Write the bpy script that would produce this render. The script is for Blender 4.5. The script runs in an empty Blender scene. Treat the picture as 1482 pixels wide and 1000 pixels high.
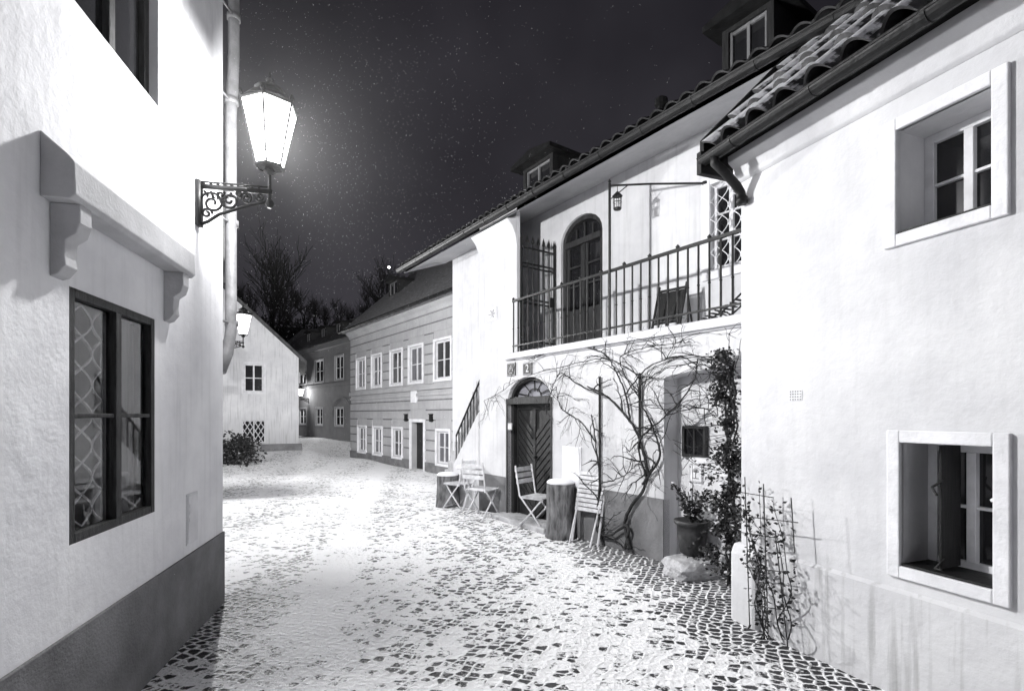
import bpy, bmesh, math, random
from mathutils import Vector, Matrix, noise
random.seed(7)
R=random.random
def U(a,b): return a+(b-a)*random.random()
scene=bpy.context.scene
COL=scene.collection
CAMZ=1.6; F=741.0
# ---------------------------------------------------------------- materials
MATS={}
def nn(nt,t,**k):
    n=nt.nodes.new(t)
    for a,b in k.items(): setattr(n,a,b)
    return n
def pmat(name,c1,c2=None,scale=3.0,rough=.85,bump=.15,bscale=40.0,spec=.3,metal=0.0,tint=(1,1,1.03),stretch=(1,1,1),contrast=(.35,.65),snow=None):
    if name in MATS: return MATS[name]
    m=bpy.data.materials.new(name); m.use_nodes=True; nt=m.node_tree
    b=nt.nodes['Principled BSDF']; L=nt.links.new
    tc=nn(nt,'ShaderNodeTexCoord'); mp=nn(nt,'ShaderNodeMapping'); mp.inputs['Scale'].default_value=stretch
    L(tc.outputs['Object'],mp.inputs['Vector'])
    n1=nn(nt,'ShaderNodeTexNoise'); n1.inputs['Scale'].default_value=scale; n1.inputs['Detail'].default_value=8; n1.inputs['Roughness'].default_value=.62
    L(mp.outputs[0],n1.inputs['Vector'])
    cr=nn(nt,'ShaderNodeValToRGB'); 
    if c2 is None: c2=c1*.75
    cr.color_ramp.elements[0].position=contrast[0]; cr.color_ramp.elements[1].position=contrast[1]
    cr.color_ramp.elements[0].color=(c2*tint[0],c2*tint[1],min(1,c2*tint[2]),1)
    cr.color_ramp.elements[1].color=(c1*tint[0],c1*tint[1],min(1,c1*tint[2]),1)
    L(n1.outputs['Fac'],cr.inputs['Fac'])
    col=cr.outputs['Color']
    if snow is not None:
        ge=nn(nt,'ShaderNodeNewGeometry'); sx=nn(nt,'ShaderNodeSeparateXYZ'); L(ge.outputs['Normal'],sx.inputs[0])
        n3=nn(nt,'ShaderNodeTexNoise'); n3.inputs['Scale'].default_value=9; n3.inputs['Detail'].default_value=5; L(tc.outputs['Object'],n3.inputs['Vector'])
        ad=nn(nt,'ShaderNodeMath',operation='ADD'); L(sx.outputs['Z'],ad.inputs[0]); L(n3.outputs['Fac'],ad.inputs[1])
        mr=nn(nt,'ShaderNodeMapRange'); mr.inputs['From Min'].default_value=snow; mr.inputs['From Max'].default_value=snow+.12; L(ad.outputs[0],mr.inputs['Value'])
        mx=nn(nt,'ShaderNodeMix',data_type='RGBA'); L(mr.outputs[0],mx.inputs['Factor']); L(col,mx.inputs['A']); mx.inputs['B'].default_value=(.82,.82,.85,1)
        col=mx.outputs['Result']
    L(col,b.inputs['Base Color'])
    b.inputs['Roughness'].default_value=rough; b.inputs['Metallic'].default_value=metal
    b.inputs['Specular IOR Level'].default_value=spec
    if bump>0:
        n2=nn(nt,'ShaderNodeTexNoise'); n2.inputs['Scale'].default_value=bscale; n2.inputs['Detail'].default_value=6
        L(mp.outputs[0],n2.inputs['Vector'])
        mm=nn(nt,'ShaderNodeMath',operation='MULTIPLY_ADD'); L(n1.outputs['Fac'],mm.inputs[0]); mm.inputs[1].default_value=2.0; L(n2.outputs['Fac'],mm.inputs[2])
        bp=nn(nt,'ShaderNodeBump'); bp.inputs['Strength'].default_value=bump; bp.inputs['Distance'].default_value=.02
        L(mm.outputs[0],bp.inputs['Height']); L(bp.outputs[0],b.inputs['Normal'])
    MATS[name]=m; return m
def plaster(name,c,dark,streak=.35,basez=.9,dirt=.6):
    m=bpy.data.materials.new(name); m.use_nodes=True; nt=m.node_tree; L=nt.links.new
    b=nt.nodes['Principled BSDF']; b.inputs['Roughness'].default_value=.9; b.inputs['Specular IOR Level'].default_value=.15
    tc=nn(nt,'ShaderNodeTexCoord')
    a=nn(nt,'ShaderNodeTexNoise'); a.inputs['Scale'].default_value=1.3; a.inputs['Detail'].default_value=10; a.inputs['Roughness'].default_value=.65; L(tc.outputs['Object'],a.inputs['Vector'])
    mp=nn(nt,'ShaderNodeMapping'); mp.inputs['Scale'].default_value=(9,9,.5); L(tc.outputs['Object'],mp.inputs['Vector'])
    s=nn(nt,'ShaderNodeTexNoise'); s.inputs['Scale'].default_value=2; s.inputs['Detail'].default_value=6; L(mp.outputs[0],s.inputs['Vector'])
    r1=nn(nt,'ShaderNodeMapRange'); r1.inputs['From Min'].default_value=.32; r1.inputs['From Max'].default_value=.62; L(a.outputs['Fac'],r1.inputs['Value'])
    r2=nn(nt,'ShaderNodeMapRange'); r2.inputs['From Min'].default_value=.52; r2.inputs['From Max'].default_value=.75; r2.inputs['To Max'].default_value=streak; L(s.outputs['Fac'],r2.inputs['Value'])
    sz=nn(nt,'ShaderNodeSeparateXYZ'); L(tc.outputs['Object'],sz.inputs[0])
    rz=nn(nt,'ShaderNodeMapRange'); rz.inputs['From Min'].default_value=basez; rz.inputs['From Max'].default_value=0.0; rz.inputs['To Max'].default_value=dirt; L(sz.outputs['Z'],rz.inputs['Value'])
    mm=nn(nt,'ShaderNodeMath',operation='MULTIPLY'); L(rz.outputs[0],mm.inputs[0]); L(a.outputs['Fac'],mm.inputs[1])
    ad=nn(nt,'ShaderNodeMath',operation='ADD',use_clamp=True); L(r2.outputs[0],ad.inputs[0]); L(mm.outputs[0],ad.inputs[1])
    x1=nn(nt,'ShaderNodeMix',data_type='RGBA'); L(r1.outputs[0],x1.inputs['Factor']); x1.inputs['A'].default_value=(c*.80,c*.80,c*.83,1); x1.inputs['B'].default_value=(c,c,c*1.02,1)
    x2=nn(nt,'ShaderNodeMix',data_type='RGBA'); L(ad.outputs[0],x2.inputs['Factor']); L(x1.outputs['Result'],x2.inputs['A']); x2.inputs['B'].default_value=(dark,dark,dark,1)
    L(x2.outputs['Result'],b.inputs['Base Color'])
    f=nn(nt,'ShaderNodeTexNoise'); f.inputs['Scale'].default_value=4; f.inputs['Detail'].default_value=12; f.inputs['Roughness'].default_value=.62; L(tc.outputs['Object'],f.inputs['Vector'])
    bp=nn(nt,'ShaderNodeBump'); bp.inputs['Strength'].default_value=.32; bp.inputs['Distance'].default_value=.05; L(f.outputs['Fac'],bp.inputs['Height']); L(bp.outputs[0],b.inputs['Normal'])
    return m
M_A=plaster('plaster_a',.86,.4,.2,.9,.3)
M_C=plaster('plaster_c',.65,.3,.25,.6,.3)
M_D=plaster('plaster_d',.68,.36,.12,.5,.3)
M_DP=plaster('plaster_d_plinth',.66,.30,.8,1.2,.12)
M_E=plaster('plaster_e',.42,.22,.3,.5,.5)
M_F=plaster('plaster_f',.74,.15,.4,1.6,.9)
M_G=plaster('plaster_g',.22,.12,.3,.5,.5)
M_trim=pmat('white_trim',.80,.64,4,bump=.2)
M_groove_shade=pmat('groove_shade',.20,.13,4,bump=.1)  # shade of the rustication grooves, put into the colour
M_plinth=pmat('grey_plinth',.21,.13,3,bump=.4,bscale=60)
M_hood=pmat('hood_stone',.52,.38,3,bump=.15,bscale=60)
M_iron=pmat('black_iron',.013,.007,20,rough=.5,bump=.2,spec=.35)
M_wood=pmat('weathered_wood',.055,.015,5,rough=.6,bump=.5,stretch=(9,9,1),spec=.3)
M_dwood=pmat('dark_wood',.025,.008,5,rough=.5,bump=.4,stretch=(9,9,1),spec=.35)
M_wwood=pmat('white_wood',.70,.55,6,rough=.5,bump=.15,spec=.4)
M_pipe=pmat('zinc_pipe',.26,.13,6,rough=.45,bump=.2,spec=.6)
M_gut=pmat('gutter_metal',.015,.007,8,rough=.5,bump=.2,spec=.25)
M_tile=pmat('roof_tile',.05,.018,6,rough=.7,bump=.4,bscale=30,snow=1.36)
M_tileS=pmat('snowy_roof_tile',.08,.025,6,rough=.7,bump=.4,bscale=30,snow=.96)
M_chair=pmat('painted_slats',.78,.48,10,rough=.6,bump=.2)
M_bark=pmat('bark',.26,.06,8,rough=.9,bump=1,bscale=20,stretch=(2,2,.5))
M_vine=pmat('vine_bark',.05,.016,12,rough=.9,bump=.6)
M_snow=pmat('snow',.90,.84,6,rough=.8,bump=.3,bscale=30)
M_leaf=pmat('ivy_leaf',.045,.012,15,rough=.5,bump=.1,spec=.3,snow=1.42)
M_terra=pmat('pot_glaze',.06,.025,8,rough=.5,bump=.2)
M_stone=pmat('pale_stone',.55,.32,7,rough=.9,bump=.9,bscale=14)
M_dark=pmat('dark_room',.02,.01,2,bump=0)
M_curt=pmat('curtain',.22,.13,3,bump=.3,stretch=(8,8,.3))
M_tree=pmat('tree_bark',.008,.004,4,bump=0,spec=.05)
M_hill=pmat('hill_soil',.025,.007,.5,bump=.3,spec=.05)
def glass(name,c=.015,rough=.06):
    m=bpy.data.materials.new(name); m.use_nodes=True; b=m.node_tree.nodes['Principled BSDF']
    b.inputs['Base Color'].default_value=(c,c,c*1.1,1); b.inputs['Roughness'].default_value=rough; b.inputs['Specular IOR Level'].default_value=.6
    nt=m.node_tree; tc=nn(nt,'ShaderNodeTexCoord'); n=nn(nt,'ShaderNodeTexNoise'); n.inputs['Scale'].default_value=3; nt.links.new(tc.outputs['Object'],n.inputs['Vector'])
    bp=nn(nt,'ShaderNodeBump'); bp.inputs['Strength'].default_value=.08; bp.inputs['Distance'].default_value=.02; nt.links.new(n.outputs['Fac'],bp.inputs['Height']); nt.links.new(bp.outputs[0],b.inputs['Normal'])
    return m
M_gl=glass('window_glass')
M_glg=glass('window_glass_grey',.10,.15)
def clearglass():
    m=bpy.data.materials.new('clear_pane'); m.use_nodes=True; nt=m.node_tree; nt.nodes.clear(); L=nt.links.new
    o=nn(nt,'ShaderNodeOutputMaterial'); t=nn(nt,'ShaderNodeBsdfTransparent'); g=nn(nt,'ShaderNodeBsdfGlossy'); g.inputs['Roughness'].default_value=.02
    fr=nn(nt,'ShaderNodeFresnel'); fr.inputs['IOR'].default_value=1.8; mx=nn(nt,'ShaderNodeMixShader'); L(fr.outputs[0],mx.inputs[0]); L(t.outputs[0],mx.inputs[1]); L(g.outputs[0],mx.inputs[2]); L(mx.outputs[0],o.inputs[0]); return m
M_clear=clearglass()
def lampglass(name,es):
    m=bpy.data.materials.new(name); m.use_nodes=True; nt=m.node_tree; nt.nodes.clear(); L=nt.links.new
    o=nn(nt,'ShaderNodeOutputMaterial'); t=nn(nt,'ShaderNodeBsdfTransparent'); e=nn(nt,'ShaderNodeEmission'); e.inputs['Strength'].default_value=es; e.inputs['Color'].default_value=(1,1,1,1)
    mx=nn(nt,'ShaderNodeMixShader'); mx.inputs[0].default_value=.5; L(t.outputs[0],mx.inputs[1]); L(e.outputs[0],mx.inputs[2]); L(mx.outputs[0],o.inputs[0]); return m
M_lampg=lampglass('lantern_glass',16)
def emis(name,s):
    m=bpy.data.materials.new(name); m.use_nodes=True; nt=m.node_tree; nt.nodes.clear()
    o=nn(nt,'ShaderNodeOutputMaterial'); e=nn(nt,'ShaderNodeEmission'); e.inputs['Strength'].default_value=s; nt.links.new(e.outputs[0],o.inputs[0]); return m
M_bulb=emis('bulb',60)
# ---------------------------------------------------------------- mesh builder
class MB:
    def __init__(s): s.v=[]; s.f=[]
    def add(s,vs,fs):
        o=len(s.v); s.v+= [tuple(v) for v in vs]; s.f+=[tuple(i+o for i in f) for f in fs]; return s
    def box(s,a,b,c,d,e,f):
        vs=[(x,y,z) for x in (a,b) for y in (c,d) for z in (e,f)]
        return s.add(vs,[(0,1,3,2),(4,6,7,5),(0,4,5,1),(2,3,7,6),(0,2,6,4),(1,5,7,3)])
    def poly(s,pts): return s.add(pts,[tuple(range(len(pts)))])
    def exu(s,prof,u0,u1):
        n=len(prof); vs=[(u0,a,b) for a,b in prof]+[(u1,a,b) for a,b in prof]
        return s.add(vs,[(i,(i+1)%n,(i+1)%n+n,i+n) for i in range(n)]+[tuple(range(n))[::-1],tuple(range(n,2*n))])
    def exd(s,prof,d0,d1):
        n=len(prof); vs=[(a,d0,b) for a,b in prof]+[(a,d1,b) for a,b in prof]
        return s.add(vs,[(i,(i+1)%n,(i+1)%n+n,i+n) for i in range(n)]+[tuple(range(n))[::-1],tuple(range(n,2*n))])
    def tube(s,pts,r,n=7,cap=True):
        pts=[Vector(p) for p in pts]; k=len(pts)
        if not hasattr(r,'__len__'): r=[r]*k
        vs=[]; up=Vector((0,0,1)); prev=None
        for i,p in enumerate(pts):
            t=(pts[min(i+1,k-1)]-pts[max(i-1,0)])
            if t.length<1e-9: t=Vector((0,0,1))
            t.normalize()
            if prev is None:
                a=t.cross(up); 
                if a.length<.05: a=t.cross(Vector((1,0,0)))
            else:
                a=prev-t*prev.dot(t)
                if a.length<1e-4: a=t.cross(Vector((1,0,0)))
            a.normalize(); prev=a; b=t.cross(a)
            for j in range(n):
                w=2*math.pi*j/n; vs.append(p+(a*math.cos(w)+b*math.sin(w))*r[i])
        fs=[(i*n+j,i*n+(j+1)%n,(i+1)*n+(j+1)%n,(i+1)*n+j) for i in range(k-1) for j in range(n)]
        if cap: fs+=[tuple(range(n))[::-1],tuple(range((k-1)*n,k*n))]
        return s.add(vs,fs)
    def lathe(s,prof,cx=0,cy=0,n=20,jit=0):
        vs=[]
        for r,z in prof:
            for j in range(n):
                w=2*math.pi*j/n; rr=r*(1+jit*noise.noise(Vector((math.cos(w)*2,math.sin(w)*2,z*3)))); vs.append((cx+rr*math.cos(w),cy+rr*math.sin(w),z))
        k=len(prof)
        fs=[(i*n+j,i*n+(j+1)%n,(i+1)*n+(j+1)%n,(i+1)*n+j) for i in range(k-1) for j in range(n)]+[tuple(range(n))[::-1],tuple(range((k-1)*n,k*n))]
        return s.add(vs,fs)
    def wall(s,u0,u1,z0,z1,holes=[],d=0.0,rev=.2):
        us=sorted(set([u0,u1]+[h[0] for h in holes]+[h[1] for h in holes])); zs=sorted(set([z0,z1]+[h[2] for h in holes]+[h[3] for h in holes]))
        us=[x for x in us if u0<=x<=u1]; zs=[x for x in zs if z0<=x<=z1]
        for i in range(len(us)-1):
            for j in range(len(zs)-1):
                cu=(us[i]+us[i+1])/2; cz=(zs[j]+zs[j+1])/2
                if any(h[0]<cu<h[1] and h[2]<cz<h[3] for h in holes): continue
                s.poly([(us[i],d,zs[j]),(us[i+1],d,zs[j]),(us[i+1],d,zs[j+1]),(us[i],d,zs[j+1])])
        for h in holes:
            a,b,c,e=h[:4]; rise=h[4] if len(h)>4 else 0; rv=h[5] if len(h)>5 else rev; D=d+rv
            zt=e-rise
            s.poly([(a,d,c),(a,D,c),(a,D,zt),(a,d,zt)]); s.poly([(b,d,c),(b,D,c),(b,D,zt),(b,d,zt)]); s.poly([(a,d,c),(b,d,c),(b,D,c),(a,D,c)])
            if rise<=0: s.poly([(a,d,e),(b,d,e),(b,D,e),(a,D,e)])
            else:
                for (p,q),(p2,q2) in zip(arc(a,b,zt,rise)[:-1],arc(a,b,zt,rise)[1:]):
                    s.poly([(p,d,q),(p2,d,q2),(p2,d,e),(p,d,e)]); s.poly([(p,d,q),(p2,d,q2),(p2,D,q2),(p,D,q)])
        return s
    def obj(s,name,mat,parent=None,smooth=False,bevel=0,label=None):
        me=bpy.data.meshes.new(name); me.from_pydata(s.v,[],s.f)
        bm=bmesh.new(); bm.from_mesh(me); bmesh.ops.recalc_face_normals(bm,faces=bm.faces); bm.to_mesh(me); bm.free()
        if smooth:
            me.polygons.foreach_set('use_smooth',[True]*len(me.polygons))
        if mat: me.materials.append(mat)
        o=bpy.data.objects.new(name,me); COL.objects.link(o)
        if parent: o.parent=parent
        if bevel: 
            md=o.modifiers.new('bevel','BEVEL'); md.width=bevel; md.segments=2; md.limit_method='ANGLE'
        if label: o['label']=label
        return o
def arc(a,b,z,rise,n=12):
    c=(a+b)/2; h=(b-a)/2
    return [(c-h*math.cos(math.pi*i/n),z+rise*math.sin(math.pi*i/n)) for i in range(n+1)]
def thing(name,label,cat,loc=(0,0,0),rz=0,group=None):
    o=bpy.data.objects.new(name,None); COL.objects.link(o); o.empty_display_size=.2
    o.location=loc; o.rotation_euler=(0,0,rz); o['label']=label; o['category']=cat
    if group: o['group']=group
    return o
def cpy(src,loc,rz,label=None,scale=None):
    t=src.copy(); COL.objects.link(t); t.location=loc; t.rotation_euler=(0,0,rz)
    if scale: t.scale=(scale,)*3
    if label: t['label']=label
    def rec(a,b):
        for c in list(a.children):
            k=c.copy(); COL.objects.link(k); k.parent=b; rec(c,k)
    rec(src,t); return t
class Fr:
    def __init__(s,ox,oy,ux,uy):
        l=math.hypot(ux,uy); s.o=Vector((ox,oy)); s.u=Vector((ux/l,uy/l)); s.d=Vector((-s.u.y,s.u.x)); s.rz=math.atan2(s.u.y,s.u.x)
    def pix(s,px,py,off=0.0):
        r=Vector(((px-741)/F,1.0)); t=(off+s.o.dot(s.d))/r.dot(s.d); p=r*t
        return (p-s.o).dot(s.u), CAMZ+t*(600-py)/F
    def uu(s,px,off=0.0): return s.pix(px,600,off)[0]
    def W(s,u,d,z): p=s.o+s.u*u+s.d*d; return (p.x,p.y,z)
    def loc(s,x,y): p=Vector((x,y))-s.o; return p.dot(s.u),p.dot(s.d)
# ---------------------------------------------------------------- ground height
CP=[(0,0,0),(-2,3,0),(2,3,0),(-2.5,6,0),(1,6.5,0),(0,8,0),(-1.5,9.5,-.03),(-5,9,-.1),(-3,12,-.25),(-6,13,-.3),(-2,17,-.46),(-4.5,20.5,-.46),(-7.7,24.7,-.46),(-7,19,-.42),(-10,24,-.05),(-14,23,0),(-11,20,-.2),(-9,29,.05),(-13,33,.1),(-16,37,.1),(3,4,0),(-4,0,0),(5,0,0),(6,12,0),(8,25,0),(-12,10,-.1),(-20,30,0)]
def gz(x,y):
    sw=0;sz=0
    for a,b,c in CP:
        w=1/((x-a)**2+(y-b)**2+.3)**1.6; sw+=w; sz+=w*c
    return sz/sw
FA=Fr(-2.48,4.39,-.22,1)
FC=Fr(-.065,8.0,.706,-1)
FD=Fr(1.786,3.987,.389,-1)
FE=Fr(10.83-.753*17,17,.753,-1)
FF=Fr(-10,24,.922,.387)
FG=Fr(-9,29.2,6.7,-7.8)
# ---------------------------------------------------------------- ground
def ground():
    xs=[-300,-120,-60,-35,-25]+[-20+.5*i for i in range(24)]+[-8+.12*i for i in range(100)]+[4.5,6,9,14,25,60,120,300]
    ys=[-60,-20,-8,-3,-1]+[0+.12*i for i in range(118)]+[14.3+.5*i for i in range(50)]+[42,55,80,140,300,600]
    vs=[(x,y,gz(x,y)+.016*noise.noise(Vector((x*1.3,y*1.3,0)))+.010*noise.noise(Vector((x*3.7,y*3.7,5)))) for y in ys for x in xs]
    nx=len(xs); fs=[(j*nx+i,j*nx+i+1,(j+1)*nx+i+1,(j+1)*nx+i) for j in range(len(ys)-1) for i in range(nx-1)]
    me=bpy.data.meshes.new('ground'); me.from_pydata(vs,[],fs); me.polygons.foreach_set('use_smooth',[True]*len(fs))
    at=me.attributes.new('wear','FLOAT','POINT')
    vals=[]
    for x,y,z in vs:
        uc,dc=FC.loc(x,y); ud,dd=FD.loc(x,y); ua,da=FA.loc(x,y)
        w=.56-.006*max(0,y-5)
        if ud>-.5: w+=.42*max(0,1-max(0,-dd-.1)/.55)
        if uc>1.0: w+=.50*max(0,min(1,(uc-1.0)/1.2))*max(0,1-max(0,-dc-.1)/.75)
        elif uc>-3: w+=.12*max(0,1+dc/.5)
        if ua<.3: w+=.25*max(0,1-max(0,-da)/.40)
        k=-da
        if ua>-1.6 and .5<k<1.15: w-=.30*math.sin((k-.5)/.65*math.pi)*min(1,(ua+1.6))
        lane=math.sin((x+.14*y)*3.4+.8*math.sin(y*.5)); w+=.09*lane
        vals.append(w)
    at.data.foreach_set('value',vals)
    m=bpy.data.materials.new('snowy_cobbles'); m.use_nodes=True; nt=m.node_tree; L=nt.links.new; b=nt.nodes['Principled BSDF']
    tc=nn(nt,'ShaderNodeTexCoord'); mp=nn(nt,'ShaderNodeMapping'); mp.inputs['Rotation'].default_value=(0,0,.35); mp.inputs['Scale'].default_value=(1,1.3,1)
    wn=nn(nt,'ShaderNodeTexNoise'); wn.inputs['Scale'].default_value=1.4; wn.inputs['Detail'].default_value=3; L(tc.outputs['Object'],wn.inputs['Vector'])
    va=nn(nt,'ShaderNodeVectorMath',operation='MULTIPLY_ADD'); va.inputs[1].default_value=(.22,.22,0); L(wn.outputs['Color'],va.inputs[0]); L(tc.outputs['Object'],va.inputs[2]); L(va.outputs[0],mp.inputs['Vector'])
    ve=nn(nt,'ShaderNodeTexVoronoi',voronoi_dimensions='2D',feature='DISTANCE_TO_EDGE'); vc=nn(nt,'ShaderNodeTexVoronoi',voronoi_dimensions='2D')
    for v in (ve,vc): v.inputs['Scale'].default_value=12.5; v.inputs['Randomness'].default_value=.48; L(mp.outputs[0],v.inputs['Vector'])
    sc=nn(nt,'ShaderNodeSeparateColor'); L(vc.outputs['Color'],sc.inputs[0])
    n1=nn(nt,'ShaderNodeTexNoise'); n1.inputs['Scale'].default_value=2.6; n1.inputs['Detail'].default_value=6; n1.inputs['Roughness'].default_value=.70; L(tc.outputs['Object'],n1.inputs['Vector'])
    n2=nn(nt,'ShaderNodeTexNoise'); n2.inputs['Scale'].default_value=28; n2.inputs['Detail'].default_value=6; n2.inputs['Roughness'].default_value=.68; L(tc.outputs['Object'],n2.inputs['Vector'])
    at=nn(nt,'ShaderNodeAttribute',attribute_name='wear')
    def M(op,a,b2,c=None,clamp=False):
        n=nn(nt,'ShaderNodeMath',operation=op,use_clamp=clamp)
        for i,x in enumerate((a,b2,c)):
            if x is None: continue
            if isinstance(x,(int,float)): n.inputs[i].default_value=x
            else: L(x,n.inputs[i])
        return n.outputs[0]
    s1=M('MULTIPLY_ADD',sc.outputs[0],.52,at.outputs['Fac'])
    s2=M('MULTIPLY_ADD',n1.outputs['Fac'],.95,s1)
    s3=M('MULTIPLY_ADD',n2.outputs['Fac'],1.2,s2)    # mean ~.56+.26+.47+.6=1.89
    mr=nn(nt,'ShaderNodeMapRange'); mr.inputs['From Min'].default_value=1.93; mr.inputs['From Max'].default_value=2.06; L(s3,mr.inputs['Value'])
    e2=M('MULTIPLY_ADD',n2.outputs['Fac'],.45,ve.outputs['Distance'])
    er=nn(nt,'ShaderNodeMapRange'); er.inputs['From Min'].default_value=.30; er.inputs['From Max'].default_value=.40; L(e2,er.inputs['Value'])
    fac=M('MULTIPLY',mr.outputs[0],er.outputs[0],None,True)
    m3=nn(nt,'ShaderNodeMapRange'); m3.inputs['From Min'].default_value=2.45; m3.inputs['From Max'].default_value=2.75; L(s3,m3.inputs['Value'])
    fac2=M('MAXIMUM',fac,m3.outputs[0])
    st=nn(nt,'ShaderNodeMix',data_type='RGBA'); L(sc.outputs[1],st.inputs['Factor']); st.inputs['A'].default_value=(.008,.008,.010,1); st.inputs['B'].default_value=(.055,.055,.06,1)
    jt=nn(nt,'ShaderNodeMix',data_type='RGBA'); L(er.outputs[0],jt.inputs['Factor']); jt.inputs['A'].default_value=(.006,.006,.008,1); L(st.outputs['Result'],jt.inputs['B'])
    sn=nn(nt,'ShaderNodeMix',data_type='RGBA'); L(n1.outputs['Fac'],sn.inputs['Factor']); sn.inputs['A'].default_value=(.98,.98,.99,1); sn.inputs['B'].default_value=(.88,.88,.90,1)
    mx=nn(nt,'ShaderNodeMix',data_type='RGBA'); L(fac2,mx.inputs['Factor']); L(sn.outputs['Result'],mx.inputs['A']); L(jt.outputs['Result'],mx.inputs['B'])
    L(mx.outputs['Result'],b.inputs['Base Color'])
    ro=nn(nt,'ShaderNodeMapRange'); ro.inputs['To Min'].default_value=.85; ro.inputs['To Max'].default_value=.5; L(fac2,ro.inputs['Value']); L(ro.outputs[0],b.inputs['Roughness']); b.inputs['Specular IOR Level'].default_value=.25
    ed=nn(nt,'ShaderNodeMapRange'); ed.inputs['From Max'].default_value=.28; L(ve.outputs['Distance'],ed.inputs['Value']) 
    h1=M('MULTIPLY_ADD',ed.outputs[0],-.30,M('MULTIPLY',fac2,-.45)); h2=M('MULTIPLY_ADD',n2.outputs['Fac'],1.3,h1); h3=M('MULTIPLY_ADD',n1.outputs['Fac'],2.2,h2)
    bp=nn(nt,'ShaderNodeBump'); bp.inputs['Strength'].default_value=.75; bp.inputs['Distance'].default_value=.035; L(h3,bp.inputs['Height']); L(bp.outputs[0],b.inputs['Normal'])
    me.materials.append(m); o=bpy.data.objects.new('ground',me); COL.objects.link(o); o['kind']='structure'; o['label']='cobbled lane thinly covered with trodden snow'
ground()
# ---------------------------------------------------------------- generic parts
def window(h,u0,u1,z0,z1,d,cols=2,rows=2,fw=.045,bar=.018,mf=M_wwood,mg=M_gl,depth=.05,centre=.05,surround=0,mat_s=M_trim,proud=.025,label=None,lattice=False):
    b=MB(); D0,D1=d,d+depth
    b.box(u0,u0+fw,D0,D1,z0,z1); b.box(u1-fw,u1,D0,D1,z0,z1); b.box(u0+fw,u1-fw,D0,D1,z0,z0+fw); b.box(u0+fw,u1-fw,D0,D1,z1-fw,z1)
    iu0,iu1,iz0,iz1=u0+fw,u1-fw,z0+fw,z1-fw
    for i in range(1,cols):
        c=iu0+(iu1-iu0)*i/cols; w=centre/2 if cols==2 or i%2==0 else bar/2
        b.box(c-w,c+w,D0-.004,D1-.004,iz0,iz1)
    for j in range(1,rows):
        c=iz0+(iz1-iz0)*j/rows
        for i in range(cols):
            a=iu0+(iu1-iu0)*i/cols; e=iu0+(iu1-iu0)*(i+1)/cols
            b.box(a+.002,e-.002,D0+.006,D1-.012,c-bar/2,c+bar/2)
    w=b.obj('window',mf,h,bevel=.004,label=label)
    g=MB(); g.poly([(iu0-.01,D0+.03,iz0-.01),(iu1+.01,D0+.03,iz0-.01),(iu1+.01,D0+.03,iz1+.01),(iu0-.01,D0+.03,iz1+.01)])
    g.obj('glass',mg,w)
    if surround:
        s=MB(); S=surround; p=-proud
        s.box(u0-S,u0,p,.01,z0-S,z1+S); s.box(u1,u1+S,p,.01,z0-S,z1+S); s.box(u0,u1,p,.01,z1,z1+S); s.box(u0,u1,p,.01,z0-S,z0)
        s.obj('surround',mat_s,w,bevel=.012)
    if lattice:
        s=MB(); n=2; W=(iu1-iu0)*.5-.02
        for i in range(n+1):
            for sg in (1,-1):
                pts=[]
                for t in range(61):
                    zz=iz0+(iz1-iz0)*t/60; uu=iu0+W*i/n+sg*(W/n/2)*math.sin(t/60*math.pi*7)
                    pts.append((min(max(uu,iu0),iu0+W),D0+lattice,zz))
                s.tube(pts,.007,5)
        s.obj('grille',M_chair if mf!=M_wwood else M_iron,w)
    return w
def tileroof(h,u0,u1,d0,z0,d1,z1,mat,wave=.2,course=.33,amp=.03,name='roof',nu=8,thick=.04,jit=.010):
    L_=math.hypot(d1-d0,z1-z0); nx=-(z1-z0)/L_; nz=(d1-d0)/L_
    cu=int((u1-u0)/wave*nu); nc=int(L_/course)+1; rows=[]
    for c in range(nc):
        rows.append((c*course,.035)); rows.append((min((c+1)*course-.002,L_),0.0))
    vs=[];fs=[]
    for s,off in rows:
        t=s/L_
        for i in range(cu+1):
            u=u0+(u1-u0)*i/cu; ph=(u-u0)/wave*2*math.pi; c=int(s/course+.001)
            hgt=amp*(abs(math.cos(ph/2))**.9*2-1)+off+.006*noise.noise(Vector((u*3,s*3,1)))+jit*noise.noise(Vector((int((u-u0)/wave+.5)*7.3,c*5.1,3)))
            vs.append((u,d0+(d1-d0)*t+nx*hgt,z0+(z1-z0)*t+nz*hgt))
    n=cu+1
    for j in range(len(rows)-1):
        for i in range(cu): fs.append((j*n+i,j*n+i+1,(j+1)*n+i+1,(j+1)*n+i))
    b=MB(); b.add(vs,fs)
    v2=[];
    for i in range(cu+1):
        a=vs[i]; v2.append(a); v2.append((a[0],a[1]-nx*thick*.35+.01,a[2]-nz*thick*.35))
    b.add(v2,[(2*i,2*i+2,2*i+3,2*i+1) for i in range(cu)])
    return b.obj(name,mat,h,smooth=False)
def gutter(h,u0,u1,d,z,r=.06,mat=M_gut,name='gutter'):
    b=MB(); n=8; pr=[(d-r*math.cos(math.pi*i/n),z-r*math.sin(math.pi*i/n)) for i in range(n+1)]; pr2=[(d-(r-.008)*math.cos(math.pi*i/n),z-(r-.008)*math.sin(math.pi*i/n)) for i in range(n,-1,-1)]
    b.exu(pr+pr2,u0,u1); b.tube([(u0,d-r,z),(u1,d-r,z)],.009,6)
    u=u0+.3
    while u<u1:
        b.exu([(d-r*1.09*math.cos(math.pi*i/n),z-r*1.09*math.sin(math.pi*i/n)) for i in range(n+1)]+[(d+r,z+.02),(d-r,z+.02)],u,u+.025); u+=.62
    return b.obj(name,mat,h)
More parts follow.
